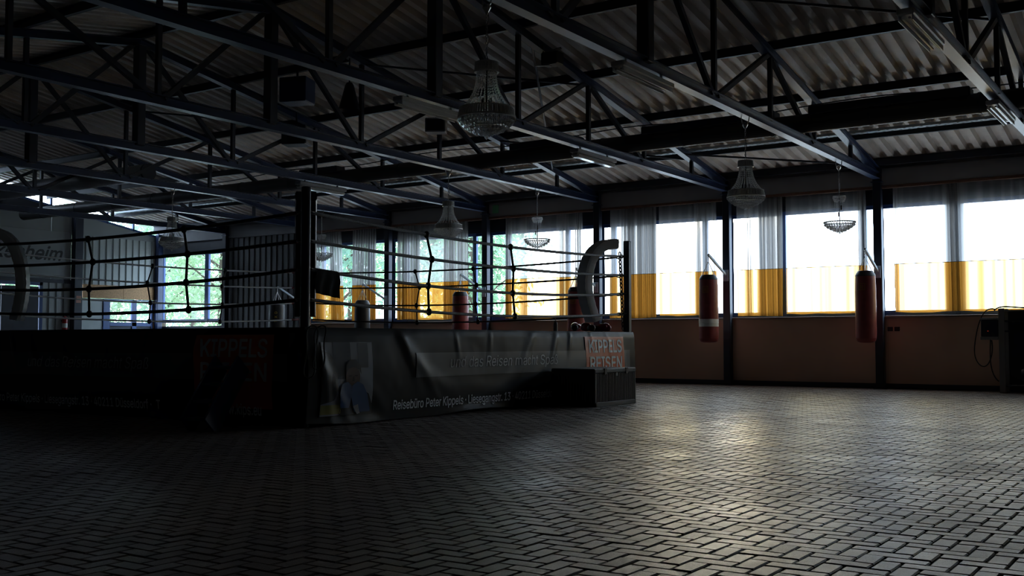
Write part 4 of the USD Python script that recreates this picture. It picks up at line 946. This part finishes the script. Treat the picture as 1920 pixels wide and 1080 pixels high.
obj('plate', MB().box((-.14, -.012, -.1), (.06, 0, .12), .003), principled('green_sign', (.12, .42, .2), .4), t)

# gable sign, extinguisher
t = thing('wall_sign', 'white panel on the gable with black script lettering', 'sign', (XL + .005, 0, 0))
obj('panel', MB().box((0, 15.2, 2.95), (.03, 19.62, 4.4), .004), principled('sign_panel', (.25, .265, .26), .45), t)
def gable_text(s, h, y0, z0, bold, slant, width, m, nm):
    v, f = text_faces(s, h, bold=bold, slant=slant, edge=.2); v[:, 0] *= width / v[:, 0].max()
    obj(nm, (np.column_stack([np.full(len(v), .033), y0 + v[:, 0], z0 + v[:, 1]]), f), m, t, smooth=False)
gable_text('Frankenheim', .4, 15.95, 3.5, True, .35, 3.42, M_black, 'lettering')

t = thing('fire_extinguisher', 'red fire extinguisher by the gable wall left of the gable column', 'fire extinguisher', (XL + .14, 19.42, 1.3))
obj('cylinder', MB().lathe([(.001, 0), (.07, .005), (.08, .03), (.08, .38), (.05, .45), (.025, .47)], n=20), principled('extinguisher_red', (.35, .015, .015), .3), t)
obj('valve', MB().box((-.02, -.05, .47), (.02, .05, .52), .006).tube([(0, .02, .5), (.06, .09, .45), (.05, .1, .15)], .01), M_black, t)
obj('label', MB().lathe([(.0812, .12), (.0812, .26)], n=20), M_white, t)
obj('wall_hook', MB().box((-.14, -.03, .3), (-.07, .03, .36), .004), M_black, t)

# ------------------------------------------------------------------ outside
og = obj('ground', MB().box((-80, -20, -.4), (60, 110, -.12)), M_asph, label='pale paving and ground outside the windows', kind='structure')
def tree(label, x, y, h, cr, seed, m, name='garden_tree'):
    t = thing(name, label, 'tree', (x, y, -.12), group='trees outside the windows'); r = np.random.default_rng(seed)
    mb = MB().tube([(0, 0, 0), (.1, .05, h * .3), (0, .1, h * .55), (.15, 0, h * .8)], [.22, .17, .12, .05], 8)
    for k in range(7):
        a = k * 2.4; z = h * (.28 + .07 * k); mb.tube([(0.05, 0.05, z), (math.cos(a) * cr * .35, math.sin(a) * cr * .35, z + h * .09), (math.cos(a) * cr * .7, math.sin(a) * cr * .7, z + h * .16)], [.08, .05, .02], 5)
    obj('trunk', mb, M_bark, t, smooth=True)
    n = 4200; cl = r.normal(0, 1, (46, 3)); cl /= np.linalg.norm(cl, axis=1, keepdims=True); cl *= r.uniform(.45, 1.0, (46, 1))
    c = cl[r.integers(0, 46, n)] * [cr, cr, h * .4] + r.normal(0, 1, (n, 3)) * [cr * .2, cr * .2, h * .065] + [0, 0, h * .58]
    c[:, 2] = np.maximum(c[:, 2], .3)
    a, b = r.normal(0, 1, (n, 3)), r.normal(0, 1, (n, 3)); a /= np.linalg.norm(a, axis=1, keepdims=True); b -= a * (a * b).sum(1, keepdims=True); b /= np.linalg.norm(b, axis=1, keepdims=True)
    s = r.uniform(.09, .19, (n, 1)); v = np.stack([c - a * s, c + b * s * .45, c + a * s, c - b * s * .45], 1).reshape(-1, 3)
    i = np.arange(n) * 4; f = np.concatenate([np.stack([i, i + 1, i + 2], 1), np.stack([i, i + 2, i + 3], 1)])
    obj('foliage', (v, f), m, t, smooth=False, kind='stuff')
TR = [(-44, 34, 9, 3.4, 0), (-49, 40, 12, 4.2, 2), (-38.5, 33, 8, 3.0, 1), (-35, 38, 11, 4.0, 0), (-31.5, 33, 8.5, 3.0, 2), (-27.5, 35, 9.5, 3.2, 1), (-24.6, 33.5, 8.0, 2.7, 0), (-41, 27.5, 6.5, 2.4, 1), (-46, 26, 7.5, 2.8, 0)]
where = ['leafy tree behind the far tall window, left half', 'tall tree farthest off behind the far tall window', 'pale tree behind the right half of the far tall window', 'tree behind the window beside the towel', 'bluish tree behind the window left of the black punching bag column',
         'pale tree behind the window right of the black punching bag', 'tree behind the open pane right of the emblem punching bag', 'small pale tree behind the low gable door', 'leafy tree beyond the gable wall left of the low door']
for (x, y, h, cr, k), lb, sd in zip(TR, where, range(20)): tree(lb, x, y, h, cr, 30 + sd, M_leaf[k])
